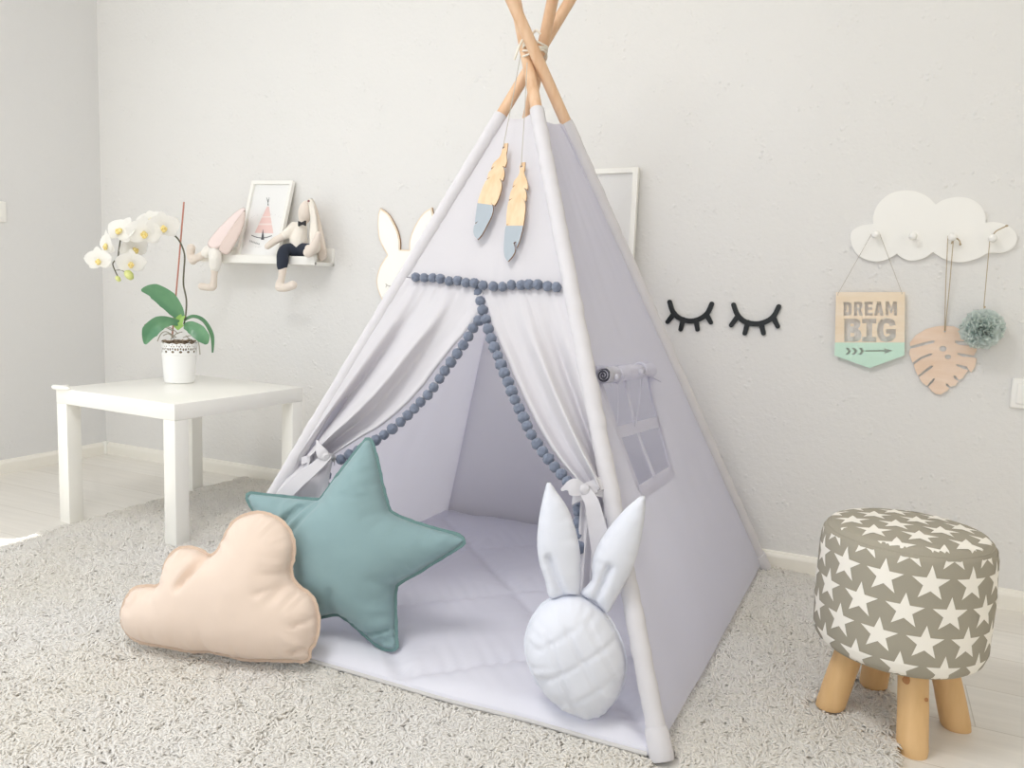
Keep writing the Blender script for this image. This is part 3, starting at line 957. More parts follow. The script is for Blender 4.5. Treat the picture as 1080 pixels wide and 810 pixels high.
def mat_xy(i, j):
    u, v = i / MSTEP, j / MSTEP
    x, y = MX0 + (MX1 - MX0) * u, MY0 + (MY1 - MY0) * v
    y -= (.010 * math.sin(PI * u) + .006 * n1(u * 5, 2)) * (1 - v)        # the front edge bows and waves a little
    return x, y


mb = MB(); V = []; FB = []
for j in range(MSTEP + 1):
    for i in range(MSTEP + 1):
        x, y = mat_xy(i, j); V.append((x, y, mat_h(MX0 + (MX1 - MX0) * i / MSTEP, MY0 + (MY1 - MY0) * j / MSTEP)))
for j in range(MSTEP):
    for i in range(MSTEP): a = j * (MSTEP + 1) + i; FB.append((a, a + 1, a + MSTEP + 2, a + MSTEP + 1))
mb.add(V, FB)
rim = [(i, 0) for i in range(MSTEP)] + [(MSTEP, j) for j in range(MSTEP)] + [(MSTEP - i, MSTEP) for i in range(MSTEP)] + [(0, MSTEP - j) for j in range(MSTEP)]
rv = []; nr = len(rim)
for i, j in rim:
    x, y = mat_xy(i, j); a = V[j * (MSTEP + 1) + i]
    dx, dy = (x - (MX0 + MX1) / 2), (y - (MY0 + MY1) / 2); ox = .004 * (1 if i == MSTEP else -1 if i == 0 else 0); oy = .004 * (1 if j == MSTEP else -1 if j == 0 else 0)
    rv += [a, (x + ox, y + oy, a[2] - .007), (x + ox * .6, y + oy * .6, .019)]
mb.add(rv, [(3 * k + q, 3 * k + q + 1, 3 * ((k + 1) % nr) + q + 1, 3 * ((k + 1) % nr) + q) for k in range(nr) for q in range(2)])
mb.add([rv[3 * k + 2] for k in range(nr)], [tuple(range(nr))[::-1]])
fm = mb.build('floor_mat', M['mat_cloth'], sharp=80)
tag(fm, 'pale lavender-grey quilted play mat covering the floor inside the tent', 'mat')
mb = MB(); mb.tube([np.array(mat_xy(i, 0) + (.0225,)) + np.array([0, -.004, 0]) for i in range(MSTEP + 1)], .0042, 8)
mb.build('edge_binding', M['mat_edge'], fm)

# ================================================================== CUSHIONS
def cz(pts, k, ox, oy): return [(ox + x / k, oy + y / k) for x, y in pts]


# ---- star
sf_n = np.array([.20, -.95, .25])
SO = np.array([2.29, -1.112, .055])
sfr = Frame(SO, sf_n)
star_px = [(386, 464), (389.5, 463.5), (394, 472), (403, 512), (409, 534), (413, 541), (430, 549), (455, 557), (483, 565), (489, 570), (486, 575), (462, 590), (436, 606), (420, 615), (417, 622), (416.5, 645), (417.5, 672), (418, 682), (412, 685), (398, 680), (384, 668), (364, 651), (354, 647.5), (336, 651), (318, 656), (304, 660), (297, 656), (297, 646), (303, 630), (312, 605), (311, 596), (296, 575), (272, 545), (261, 525), (264, 521), (272, 521.5), (305, 525), (332, 527.5), (340, 525), (352, 508), (370, 484)]
star2 = smooth_loop(sfr.px(star_px), .0065)
st = thing('star_cushion', (SO[0], SO[1], .05), 'teal five-pointed star cushion leaning at the tent opening behind the peach cloud', 'cushion')
ctr = np.array(sfr.px([(372, 580)])[0])


def seg(fr, a, b): return fr.px([a])[0], fr.px([b])[0]


cr = [(*seg(sfr, a, b), d, w) for a, b, d, w in [
    ((300, 556), (322, 534), .018, .0055), ((308, 556), (332, 530), .016, .006), ((318, 562), (342, 532), .010, .008),
    ((388, 668), (418, 662), .016, .0045), ((396, 678), (418, 674), .014, .004), ((404, 672), (418, 669), .008, .003), ((370, 522), (392, 524), .004, .005), ((352, 646), (362, 622), .006, .01), ((408, 540), (395, 545), .004, .008), ((418, 617), (402, 610), .005, .009)]]
cushion('cover', sfr, star2, .088, .0068, M['star'], st, back=.55, off=.0, wr=.0016, creases=cr, pucker=.3, pk_len=.022, pk_wave=.013, power=.62)
flange('sewn_edge', sfr, star2, .0055, .012, M['star_edge'], st, amp=.0018)

# ---- cloud
CO_ = np.array([1.98, -1.284, .035])
cfr = Frame(CO_, (.22, -.93, .20))
kz = 4.627
cloud_px = cz([(45, 530), (60, 480), (95, 425), (150, 412), (205, 412), (228, 400), (245, 362), (250, 320), (270, 270), (310, 232), (350, 222), (400, 228), (440, 246), (475, 262), (510, 235), (535, 190), (560, 140), (590, 95), (640, 66), (700, 52), (760, 62), (815, 92), (855, 140), (876, 200), (876, 250), (864, 310), (868, 365), (905, 415), (950, 445), (980, 490), (996, 560), (994, 620), (980, 680), (955, 718), (955, 752), (930, 770), (880, 768), (760, 765), (640, 762), (560, 742), (470, 724), (380, 722), (260, 700), (160, 684), (100, 662), (60, 622), (44, 580)], kz, 120, 530)
cloud2 = smooth_loop(cfr.px(cloud_px), .0065)
cl = thing('cloud_cushion', (CO_[0], CO_[1], .02), 'peach cloud-shaped cushion standing on the shaggy rug in front of the teal star', 'cushion')
cr = [(*seg(cfr, a, b), d, w) for a, b, d, w in [
    ((205, 614), (222, 587), .022, .008), ((212, 606), (228, 590), .008, .006), ((286, 622), (304, 616), .006, .006), ((168, 622), (180, 614), .006, .010), ((226, 580), (250, 575), .004, .02), ((300, 625), (312, 600), .008, .012), ((312, 686), (332, 679), .016, .005), ((318, 656), (335, 652), .010, .004), ((145, 640), (160, 622), .005, .01)]]
cushion('cover', cfr, cloud2, .075, .0068, M['peach'], cl, back=.25, wr=.0022, creases=cr, pucker=.55, pk_len=.016, pk_wave=.009, power=.55)
flange('sewn_edge', cfr, cloud2, .0055, .006, M['peach_edge_shaded'], cl, amp=.0022)

# ---- rabbit head cushion
BO = np.array([2.735, -1.155, .062])
bfr = Frame(BO, (.34, -.90, .10))
bk = 3.056
bz = lambda pts: cz(pts, bk, 545, 500)
rb = thing('rabbit_cushion', (BO[0], BO[1], .05), 'pale grey rabbit-head cushion with two tall ears leaning inside the right tent pole', 'cushion')
head_px = bz([(110, 402), (155, 388), (200, 388), (245, 412), (290, 455), (328, 520), (350, 590), (348, 650), (325, 712), (285, 762), (250, 782), (215, 782), (160, 760), (110, 725), (65, 665), (36, 600), (28, 540), (45, 478), (75, 430)])
head2 = smooth_loop(bfr.px(head_px), .006)
q = [((60, 470 + 0), (280, 360)), ((40, 560), (330, 420)), ((60, 650), (345, 510)), ((90, 740), (350, 610)), ((75, 520), (180, 760)), ((110, 430), (235, 700)), ((165, 400), (300, 700)), ((230, 400), (345, 640))]
q = [((45, 555), (250, 430)), ((62, 650), (330, 500)), ((105, 735), (350, 605)), ((100, 480), (200, 760)), ((160, 470), (270, 690)), ((225, 450), (330, 650))]
cr = [(*seg(bfr, *bz([a, b])), .0034 if i_ < 3 else .0040, .0032) for i_, (a, b) in enumerate(q)]
cushion('head', bfr, head2, .072, .0062, M['bunny'], rb, back=.45, wr=.001, creases=cr, pucker=.35, pk_len=.016, pk_wave=.011, power=.5)
flange('sewn_edge', bfr, head2, .003, .01, M['bunny'], rb, amp=.001)
for pts, fold in (([(108, 398), (92, 345), (72, 280), (66, 210), (72, 140), (86, 70), (98, 26), (106, 22), (125, 50), (165, 110), (190, 180), (204, 250), (206, 320), (200, 384), (165, 388)], ((104, 262), (150, 385))),
                  ([(205, 382), (240, 340), (242, 290), (255, 240), (290, 180), (345, 115), (395, 72), (408, 68), (415, 84), (410, 150), (398, 220), (378, 290), (352, 345), (315, 410), (290, 446), (250, 410)], ((296, 292), (252, 400)))):
    L = smooth_loop(bfr.px(bz(pts)), .0055)
    e = cushion('ear', bfr, L, .026, .0058, M['bunny'], rb, back=.6, off=.004, wr=.0008, creases=[(*seg(bfr, *bz(list(fold))), .014, .0065)], pucker=.3, pk_len=.012, pk_wave=.011, power=.45)

# ================================================================== STAR-PRINT STOOL
SC_ = np.array([3.262, -.815]); SR, SZ0, SZ1 = .156, .152, .394
stool = thing('footstool', (SC_[0], SC_[1], 0), 'round taupe footstool with white star print on four splayed pine legs', 'stool')
prof = [(0, SZ0), (SR - .04, SZ0), (SR - .018, SZ0 + .004), (SR - .006, SZ0 + .014), (SR, SZ0 + .032), (SR + .002, (SZ0 + SZ1) / 2), (SR - .001, SZ1 - .03), (SR - .004, SZ1 - .016), (SR - .009, SZ1 - .009), (SR - .012, SZ1 - .0065), (SR - .018, SZ1 + .001), (SR - .035, SZ1 + .006), (SR - .08, SZ1 + .011), (0, SZ1 + .013)]


def seat_r(z): return float(np.interp(z, [p[1] for p in prof[1:8]], [p[0] for p in prof[1:8]]))


def seat_top(r_): return float(np.interp(r_, [p[0] for p in prof[:8:-1]], [p[1] for p in prof[:8:-1]]))


mb = MB(); fine = []
for (a, b) in zip(prof[:-1], prof[1:]):
    for k in range(3): fine.append((a[0] + (b[0] - a[0]) * k / 3, a[1] + (b[1] - a[1]) * k / 3))
fine.append(prof[-1])
mb.lathe(fine, (SC_[0], SC_[1], 0), 96)


def star_poly(r_, a0=PI / 2, n=5, inner=.40):
    return [((r_ if i % 2 == 0 else r_ * inner) * math.cos(a0 + PI * i / n), (r_ if i % 2 == 0 else r_ * inner) * math.sin(a0 + PI * i / n)) for i in range(2 * n)]


def dense(L, step):
    out = []
    for i in range(len(L)):
        a, b = np.array(L[i]), np.array(L[(i + 1) % len(L)]); k = max(1, int(np.linalg.norm(b - a) / step))
        out += [tuple(a + (b - a) * j / k) for j in range(k)]
    return out


sv, stri = fill([dense(star_poly(.0332), .0035)], .004)
ncol = 13
for row, z in enumerate((.3945, .340, .2855, .231, .1765)):
    for c_ in range(ncol):
        a0 = -1.343 + 2 * PI * (c_ + (.5 if row % 2 == 0 else 0)) / ncol
        zz_ = z + sv[:, 1]; aa = a0 + sv[:, 0] / SR
        P = [(SC_[0] + (seat_r(zz) + .0007) * math.cos(t), SC_[1] + (seat_r(zz) + .0007) * math.sin(t), zz) for zz, t in zip(zz_, aa)]
        ok = [t for t in stri if SZ0 + .006 < zz_[t].min() and zz_[t].max() < SZ1 - .0095]
        if ok: mb.add(P, [tuple(int(i) for i in t) for t in ok], 1)
# stars on the round top
p0 = at_z(850 + 278 / 2.89, 530 + 120 / 2.89, SZ1 + .008)[:2]; p1 = at_z(850 + 410 / 2.89, 530 + 140 / 2.89, SZ1 + .008)[:2]
e1 = unit(p1 - p0); e2 = np.array([-e1[1], e1[0]])
for i in range(-4, 5):
    for j in range(-5, 7):
        c_ = p0 + e1 * (.077 * (i + (.5 if j % 2 else 0))) + e2 * (.0545 * j)
        Q = c_ + sv[:, :1] * e1 + sv[:, 1:] * e2; rr = np.linalg.norm(Q - SC_, axis=1)
        ok = [t for t in stri if rr[t].max() < SR - .0145]
        if ok: mb.add([(q_[0], q_[1], seat_top(r_) + .0009) for q_, r_ in zip(Q, rr)], [tuple(int(i2) for i2 in t) for t in ok], 1)
mb.build('seat', [M['stool_cover'], M['stool_star']], stool, sharp=60)
mb = MB(); mb.tube([(SC_[0] + (SR - .0105) * math.cos(t), SC_[1] + (SR - .0105) * math.sin(t), SZ1 - .0085) for t in np.linspace(0, 2 * PI, 97)], .0016, 8, caps=False)
mb.build('seam_piping', M['stool_cover'], stool)
FEET = [at_z(967, 800, 0), at_z(1020, 768, 0), at_z(864, 744, .016), at_z(918, 718, .016)]
for i, b in enumerate(FEET):
    d = unit(np.array([b[0] - SC_[0], b[1] - SC_[1]])); top = np.array([SC_[0] + d[0] * .082, SC_[1] + d[1] * .082, SZ0 + .006])
    b = np.array([b[0] - d[0] * .020, b[1] - d[1] * .020, b[2]])
    mb = MB(); n = 22; rows = []; seg_ = 24
    ax_ = unit(top - b); a_ = unit(np.cross(ax_, (0, 0, 1))); b_ = np.cross(ax_, a_)
    for j in range(n):
        t = j / (n - 1)
        for k in range(seg_):
            th = 2 * PI * k / seg_
            r_ = (.0275 - .001 * t) * (1 + .045 * n1(th * 1.3 if th < PI else (2 * PI - th) * 1.3, i + 1) + .035 * n1(t * 5 + math.cos(th), i + 4)) * (1 if 0 < j else .93)
            p = b + (top - b) * t + (a_ * math.cos(th) + b_ * math.sin(th)) * r_
            if j <= 4:                                            # feet sawn flat to the floor: slide along the log to it
                lo_ = b[2] + .004 * j
                if j == 0 or p[2] < lo_: p = p + ax_ * ((lo_ - p[2]) / ax_[2])
            rows.append(p)
    mb.add(rows, [(j * seg_ + k, j * seg_ + (k + 1) % seg_, (j + 1) * seg_ + (k + 1) % seg_, (j + 1) * seg_ + k) for j in range(n - 1) for k in range(seg_)] + [tuple(range(seg_ - 1, -1, -1)), tuple((n - 1) * seg_ + k for k in range(seg_))])
    lg = mb.build('leg', M['pine'], stool, sharp=40)
    if i == 0:
        for (kx, ky, rr) in ((956, 717, .0085), (977, 738, .0040)):
            fd = unit(CAM - (b + top) / 2); fd = unit(fd - ax_ * (fd @ ax_))
            pp = on_plane(kx, ky, (b + top) / 2 + fd * .0262, fd)
            mb = MB(); mb.ball(pp, rr, 2, scale=(.8, .22, 1), rot=Vector(tuple(fd)).to_track_quat('Y', 'Z').to_matrix(), wob=.35); mb.build('wood_knot', M['knot'], lg)

# ================================================================== SIDE TABLE
TX, TY, TA, TW, TH = .770, -.7886, -.0402, .55, .45
RZ = Matrix.Rotation(TA, 3, 'Z')


def tp(u, v, z): return (TX + math.cos(TA) * u - math.sin(TA) * v, TY + math.sin(TA) * u + math.cos(TA) * v, z)


tb = thing('side_table', tp(.275, .275, 0), 'square white lacquered side table in the corner, carrying the orchid', 'table')
mb = MB(); mb.box(tp(.275, .275, TH - .025), (TW, TW, .05), .002, RZ); mb.build('table_top', M['white_lacquer'], tb, sharp=30)
for u, v, z0 in ((.0255, .0255, 0), (TW - .0255, .0255, .0112), (TW - .0255, TW - .0255, .0112), (.0255, TW - .0255, 0)):
    mb = MB(); mb.box(tp(u, v, (TH - .05 + z0) / 2), (.05, .05, TH - .05 - z0), .002, RZ); mb.build('leg', M['white_lacquer'], tb, sharp=30)
# soft bumper pressed on the front-left corner
mb = MB(); pts = [tp(u, v, TH + .003) for u, v in ((.072, -.002), (.045, -.004), (.015, -.006), (-.004, -.004), (-.006, .015), (-.004, .045))]
mb.tube(curve3(pts), [.003 + .005 * math.sin(PI * min(1, (i + 2) / 28)) for i in range(31)], 10)
mb.ball(tp(.012, .012, TH + .001), .016, 2, scale=(1.3, 1.1, .45))
tag(mb.build('corner_bumper', M['plastic']), 'white soft bumper on the front-left corner of the side table', 'corner bumper')

# ================================================================== ORCHID
PO = at_z(189.5, 403, .45); PO[2] = TH + .0004
orc = thing('potted_orchid', tuple(PO), 'white orchid in a white lace-rimmed tin pot on the side table', 'plant')
ofr = Frame(PO, unit(np.array([CAM[0] - PO[0], CAM[1] - PO[1], 0])))
OPX = lambda x, y, h=0: on_plane(x, y, PO + ofr.n * h, ofr.n)
pxm = np.linalg.norm(OPX(189, 380) - OPX(199, 380)) / 10          # metres per pixel here
PH = OPX(189, 361)[2] - TH; R0, R1 = 16.3 * pxm, 19.6 * pxm
mb = MB(); RB = R0 + (R1 - R0) * .70
mb.lathe([(0, .0), (R0 - .003, 0), (R0, .003), (RB, PH * .70), (RB + .0015, PH * .705), (RB + .0015, PH * .72), (RB, PH * .725), (RB - .0015, PH * .725), (R0 - .002, .006), (0, .006)], PO, 48)
pot = mb.build('pot', M['pot'], orc)
# lace collar: a perforated sheet bent round, scalloped on top
mb = MB(); ncell = 14; per = 2 * PI * R1 / ncell; hh = PH * .275
def bend(u, v, off): 
    t = u / R1; r_ = RB + (R1 - RB) * (v / hh) + off
    return (PO[0] + r_ * math.cos(t), PO[1] + r_ * math.sin(t), PO[2] + PH * .725 + v)
loops = []
def el(cx, cy, a, b, n=10): return [(cx + a * math.cos(t), cy + b * math.sin(t)) for t in np.linspace(0, 2 * PI, n + 1)[:-1]]
cell = [el(per * .5, hh * .22, per * .2, hh * .11), el(per * .16, hh * .45, per * .12, hh * .12), el(per * .84, hh * .45, per * .12, hh * .12), el(per * .5, hh * .50, per * .10, hh * .10), el(per * .34, hh * .70, per * .08, hh * .07), el(per * .66, hh * .70, per * .08, hh * .07), el(per * .04 + .0005, hh * .76, per * .05, hh * .07), el(per * .5, hh * .86, per * .07, hh * .05)]
top = [(per * (1 - k / 12), hh * (.90 + .10 * math.sin(PI * k / 12))) for k in range(13)]
outl = [(per * k / 6, 0) for k in range(7)] + top[0:]
vc_, tr_ = fill([outl] + cell)
for c_ in range(ncell):
    mb.add([bend(p[0] + per * c_, p[1], 0) for p in vc_], [tuple(int(i) for i in t) for t in tr_])
    mb.add([bend(p[0] + per * c_, p[1], -.0012) for p in vc_], [tuple(int(i) for i in t[::-1]) for t in tr_])
mb.build('lace_rim', M['pot'], pot, sharp=60)
mb = MB(); mb.lathe([(0, PH * .97), (R1 * .5, PH * .95), (RB - .002, PH * .88), (RB - .003, PH * .70), (0, PH * .68)], PO, 32)
for i in range(70):
    a_, r_ = RNG.uniform(0, 2 * PI), (RB - .008) * math.sqrt(RNG.uniform()); mb.ball((PO[0] + r_ * math.cos(a_), PO[1] + r_ * math.sin(a_), PO[2] + PH * (.95 + .09 * RNG.uniform())), RNG.uniform(.004, .008), 1, scale=(1.5, .8, .6), rot=Matrix.Rotation(RNG.uniform(0, 6), 3, 'Z') @ Matrix.Rotation(RNG.uniform(-.6, .6), 3, 'X'), wob=.4)
mb.build('bark_mix', M['bark'], orc)
mb = MB()
for pts in ([(188, 352), (180, 346), (168, 341), (158, 340), (152, 343)], [(186, 356), (176, 350), (170, 352), (166, 360)], [(193, 356), (203, 354), (209, 360), (211, 374)], [(184, 357), (178, 352), (172, 354)], [(192, 350), (186, 352), (180, 358)], [(196, 354), (200, 358), (203, 362)], [(182, 349), (174, 345), (167, 346)]):
    mb.tube(curve3([OPX(x, y, .012 * math.sin(i * 1.3)) for i, (x, y) in enumerate(pts)]), .0018, 6)
mb.build('aerial_roots', M['root'], orc)


def leaf(mid, wid, m, h=None, fold=.25, tilt=0.0):
    """a thick strap leaf along a px midrib with half-widths in px"""
    P = curve3([OPX(x, y, (h[i] if h else 0)) for i, (x, y) in enumerate(mid)], 8); n = len(P)
    W = np.interp(np.linspace(0, 1, n), np.linspace(0, 1, len(wid)), wid) * pxm; rows = []
    for i in range(n):
        T = unit(P[min(i + 1, n - 1)] - P[max(i - 1, 0)]); sd = unit(np.cross(T, ofr.n)); sd = unit(sd * math.cos(tilt) + ofr.n * math.sin(tilt)); nn = unit(np.cross(sd, T))
        for k in range(9):
            s = k / 4 - 1; rows.append(P[i] + sd * W[i] * s + nn * (abs(s) - .5) * W[i] * fold + nn * .0012)
        for k in range(9):
            s = 1 - k / 4; rows.append(P[i] + sd * W[i] * s * .99 + nn * (abs(s) - .5) * W[i] * fold - nn * .0012)
    mb = MB(); mb.add(rows, [(i * 18 + k, i * 18 + (k + 1) % 18, (i + 1) * 18 + (k + 1) % 18, (i + 1) * 18 + k) for i in range(n - 1) for k in range(18)] + [tuple(range(17, -1, -1)), tuple((n - 1) * 18 + k for k in range(18))])
    return mb.build('leaf', m, orc, sharp=70)


leaf([(192, 337), (186, 328), (176, 316), (162, 307), (149, 306)], [3, 8, 10.5, 8.5, 1], M['leaf'], [0, .01, .02, .03, .04], .22)
leaf([(189, 341), (180, 339), (168, 341), (158, 350), (153, 363)], [3, 4.5, 8, 8.5, 1], M['leaf'], [.0, .02, .035, .04, .035], .3)
leaf([(194, 344), (201, 345), (209, 350), (215, 357), (218, 363)], [2.5, 7, 8.5, 7, 1], M['leaf'], [0.0, .02, .03, .035, .03], .25)
leaf([(194, 338), (204, 334), (215, 339), (223, 354), (224, 372)], [2, 2.6, 3, 3.4, 1], M['leaf'], [0, -.02, -.03, -.035, -.03], .5, .9)
leaf([(191, 346), (188, 342), (190, 336), (194, 332)], [4, 5, 4, 2], M['leaf_pale'], [.004] * 4, .3)
mb = MB(); mb.tube([OPX(x, y, -.006) for x, y in ((194, 213), (188, 284), (181.5, 356))], .0028, 8); mb.build('support_stake', M['stake'], orc)
mb = MB()
mb.tube(curve3([OPX(x, y, h) for x, y, h in ((194, 342, 0), (196, 331, .004), (196.5, 316, .006), (193.5, 300, .006), (194, 285, .006), (194.5, 268, .004), (189, 254, .004), (181, 246, .01), (168, 238, .01), (150, 234, .01), (136, 240, .01), (128, 251, .012), (125.5, 263, .014), (124, 272, .014), (119, 278, .014), (122, 287, .014), (124, 291, .014))]), [.0028] * 48 + [.0028 - .001 * i / 48 for i in range(49)], 8)
mb.tube(curve3([OPX(122, 285, .014), OPX(128, 285, .016), OPX(133, 288, .016)]), .0014, 6)
mb.build('flower_stem', M['stem'], orc)


def flower(px, py, h, size, yaw, pitch, spin=0.0):
    """moth orchid blossom: three sepals behind, two broad petals, lip"""
    c = OPX(px, py, h)
    base = Matrix((tuple(ofr.ex), tuple(ofr.ey), tuple(ofr.n))).transposed()
    R = base @ Matrix.Rotation(yaw, 3, 'Y') @ Matrix.Rotation(pitch, 3, 'X') @ Matrix.Rotation(spin, 3, 'Z')
    s = size * pxm; mb = MB()
    def petal(a, ln, wd, z, cup):
        vs, fs = [], []; NU_, NV_ = 8, 10
        for j in range(NV_ + 1):
            t = j / NV_; w = wd * math.sin(PI * min(1, .10 + .90 * t) ** .72) ** .62 if t < 1 else 0
            for i in range(NU_ + 1):
                q = i / NU_ * 2 - 1
                x, y = ln * t, w * q * .5
                zz = z + cup * (t * t * .6 - .25 * q * q * (w / wd)) * ln + .03 * s * noise.noise(Vector((t * 3, q * 2, a * 5 + px)))
                vs.append(R @ Vector((x * math.cos(a) - y * math.sin(a), x * math.sin(a) + y * math.cos(a), zz)) + Vector(tuple(c)))
        for j in range(NV_):
            for i in range(NU_): k = j * (NU_ + 1) + i; fs.append((k, k + 1, k + NU_ + 2, k + NU_ + 1))
        mb.add(vs, fs)
    for a in (PI / 2, PI / 2 + 2.15, PI / 2 - 2.15): petal(a, .95 * s, .78 * s, -.03 * s, -.12)
    for a in (.18, PI - .18): petal(a, 1.0 * s, 1.22 * s, .03 * s, .10)
    fl = mb.build('blossom', M['petal'], orc, sharp=180)
    mb = MB(); Rq = R
    for k, (x, y, z, r_, sc) in enumerate(((0, -.05, .10, .13, (1, 1.1, 1)), (0, -.24, .16, .14, (1.0, .8, .8)), (-.14, -.12, .16, .09, (.7, 1.2, 1)), (.14, -.12, .16, .09, (.7, 1.2, 1)))):
        mb.ball(tuple(Rq @ Vector((x * s, y * s, z * s)) + Vector(tuple(c))), r_ * s, 2, scale=sc, rot=Rq, wob=.2)
    mb.build('lip', M['lip'], fl)


flower(104, 274, .045, 15, -.35, .15, .1)
flower(113, 258, .020, 17, -1.15, .1, .2)
flower(128, 243, .010, 19, -.65, -.45, -.2)
flower(152, 245, .040, 19, .05, .15, 0)
flower(172, 239, .035, 18, .25, .1, .1)
flower(138, 277, .030, 16, .1, .35, 0)
flower(141, 262, -.010, 17, .5, .1, .4)
flower(160, 232, -.015, 16, -.2, -.6, .3)
flower(184, 236, -.012, 10, .9, -.3, .5)
for x, y, r_ in ((136, 290, 5.2), (124.5, 294, 3.0)):
    mb = MB(); mb.ball(OPX(x, y, .016), r_ * pxm, 3, scale=(.85, 1.15, .9), rot=Matrix((tuple(ofr.ex), tuple(ofr.ey), tuple(ofr.n))).transposed() @ Matrix.Rotation(.6, 3, 'Z'), wob=.1); mb.build('bud', M['bud'], orc)

# ================================================================== PICTURE LEDGE AND WHAT SITS ON IT
SX0, SX1, SZB, SZT = .716, 1.277, .886, .917
shelf = thing('picture_ledge', ((SX0 + SX1) / 2, -.06, SZB), 'white picture ledge on the back wall holding two plush hares and a framed print', 'shelf')
cx = (SX0 + SX1) / 2; wL = SX1 - SX0
mb = MB(); mb.box((cx, -.062, SZB + .006), (wL, .116, .012), .0015); mb.build('ledge_board', M['white_paint'], shelf, sharp=30)
mb = MB(); mb.box((cx, -.115, (SZB + SZT) / 2), (wL, .012, SZT - SZB), .0015); mb.build('front_lip', M['white_paint'], shelf, sharp=30)
mb = MB(); mb.box((cx, -.007, (SZB + .953) / 2), (wL, .014, .953 - SZB), .0015); mb.build('back_rail', M['white_paint'], shelf, sharp=30)


def framed(name, O, n, up, w, h, fwid, depth, label, print_fn=None, group=None):
    """frame with moulding, print and glass; O is the middle of the bottom edge at the back"""
    fr = Frame(O, n, up); root = thing(name, tuple(O), label, 'picture', group)
    ou = [(-w / 2, 0), (w / 2, 0), (w / 2, h), (-w / 2, h)]; inn = [(-w / 2 + fwid, fwid), (w / 2 - fwid, fwid), (w / 2 - fwid, h - fwid), (-w / 2 + fwid, h - fwid)]
    mb = MB(); slab(mb, fr, [ou, inn], 0, depth); mb.build('frame', M['white_paint'], root, smooth=False)
    mb = MB(); slab(mb, fr, [[(x * .998, y) for x, y in inn]], .001, depth * .35); pr = mb.build('print', M['paper'], root, smooth=False)
    if print_fn: print_fn(fr, depth * .35, pr)
    g = bpy.data.materials.get('picture_glass')
    if g is None:
        g = bpy.data.materials.new('picture_glass'); g.use_nodes = True; nt = g.node_tree; N = nt.nodes; L = nt.links
        gl = N.new('ShaderNodeBsdfGlossy'); gl.inputs['Roughness'].default_value = .03
        tr = N.new('ShaderNodeBsdfTransparent'); fz = N.new('ShaderNodeFresnel'); fz.inputs['IOR'].default_value = 1.3
        mx = N.new('ShaderNodeMixShader'); L.new(fz.outputs['Fac'], mx.inputs['Fac']); L.new(tr.outputs['BSDF'], mx.inputs[1]); L.new(gl.outputs['BSDF'], mx.inputs[2]); L.new(mx.outputs['Shader'], N['Material Output'].inputs['Surface'])
    mb = MB(); mb.add([fr.w(x, y, depth * .6) for x, y in inn], [(0, 1, 2, 3)]); mb.build('glass', g, root, smooth=False)
    return root


# teepee print: frame leaning back against the wall, its bottom edge on the ledge
lean = unit(np.array([0, -1, .27]))
fb = np.array([.982, -.088, SZB + .0165])
TL, TR_ = at_y(264.5, 190.5, -.02), at_y(314.5, 187.5, -.02)


def teepee_print(fr, d, parent):
    k = 8.1
    pp = lambda pts: fr.px([(250 + x / k, 180 + y / k) for x, y in pts])
    mb = MB()
    tri = [((270, 290), (160, 535), (318, 540))]
    slab(mb, fr, [pp([(265, 310), (282, 312), (318, 540), (160, 535)])], d, d + .0006, mi=0)
    for a, b in ((395, 405), (455, 470)):
        x0, x1 = 265 - (a - 310) * .47, 282 + (a - 310) * .158; y0, y1 = 265 - (b - 310) * .47, 282 + (b - 310) * .158
        slab(mb, fr, [pp([(x0, a), (x1, a), (y1, b), (y0, b)])], d + .0004, d + .001, mi=1)
    slab(mb, fr, [pp([(232, 505), (240, 595), (214, 595), (226, 530)])], d + .0004, d + .0012, mi=2)
    arc = [(135 + 170 * t, 552 + 34 * math.sin(PI * (.15 + .75 * t)) - 10 + 8 * t) for t in np.linspace(0, 1, 14)]
    slab(mb, fr, [stroke(pp(arc), .0028)], d + .0004, d + .0012, mi=2)
    for a, b in (((262, 235), (278, 300)), ((284, 235), (270, 300)), ((273, 250), (274, 300))): slab(mb, fr, [stroke(pp([a, b]), .0012)], d, d + .0008, mi=2)
    for i in range(7):
        x = 118 + 12.5 * i; y = 598 + 4.5 * i - .02 * i * i
        slab(mb, fr, [stroke(pp([(x, y + 14), (x + 4, y - 2), (x + 8, y + 15)]), .0010)], d, d + .0008, mi=2)
    for i in range(5):
        x = 166 + 10 * i; y = 650 + 2 * math.sin(i)
        slab(mb, fr, [stroke(pp([(x, y + 8), (x + 6, y)]), .0008)], d, d + .0006, mi=3)
    for i in range(9):
        a_ = PI * (.1 + .8 * i / 8); x, y = 255 - 130 * math.cos(a_), 420 - 40 * math.sin(a_)
        slab(mb, fr, [stroke(pp([(x, y), (x + 6, y - 7)]), .0007)], d, d + .0004, mi=3)
    mb.build('teepee_drawing', [M['print_pink'], M['print_pale'], M['print_grey'], mat('print_light_grey', 'c9c7c7', .7)], parent, smooth=False)


framed('framed_print', fb, lean, (.02, 0, 1), .205, .315, .0135, .016, 'white framed print of a small pink tent, leaning on the picture ledge between the hares', teepee_print)
# frame behind the tent
f2O = np.array([2.315, -.036, .815])
framed('framed_print', f2O, unit(np.array([0, -1, .075])), (-.02, 0, 1), .30, .405, .016, .018, 'white picture frame on the back wall, half hidden behind the tent')


def plush(name, mb, m, parent=None, voxel=.0034, label=None):
    o = mb.build(name, m, parent, sharp=180)
    r = o.modifiers.new('one_skin', 'REMESH'); r.mode = 'VOXEL'; r.voxel_size = voxel; r.use_smooth_shade = True
    s = o.modifiers.new('soften', 'SMOOTH'); s.factor = .5; s.iterations = 4
    return o


def W(x, y, Y): return at_y(x, y, Y)


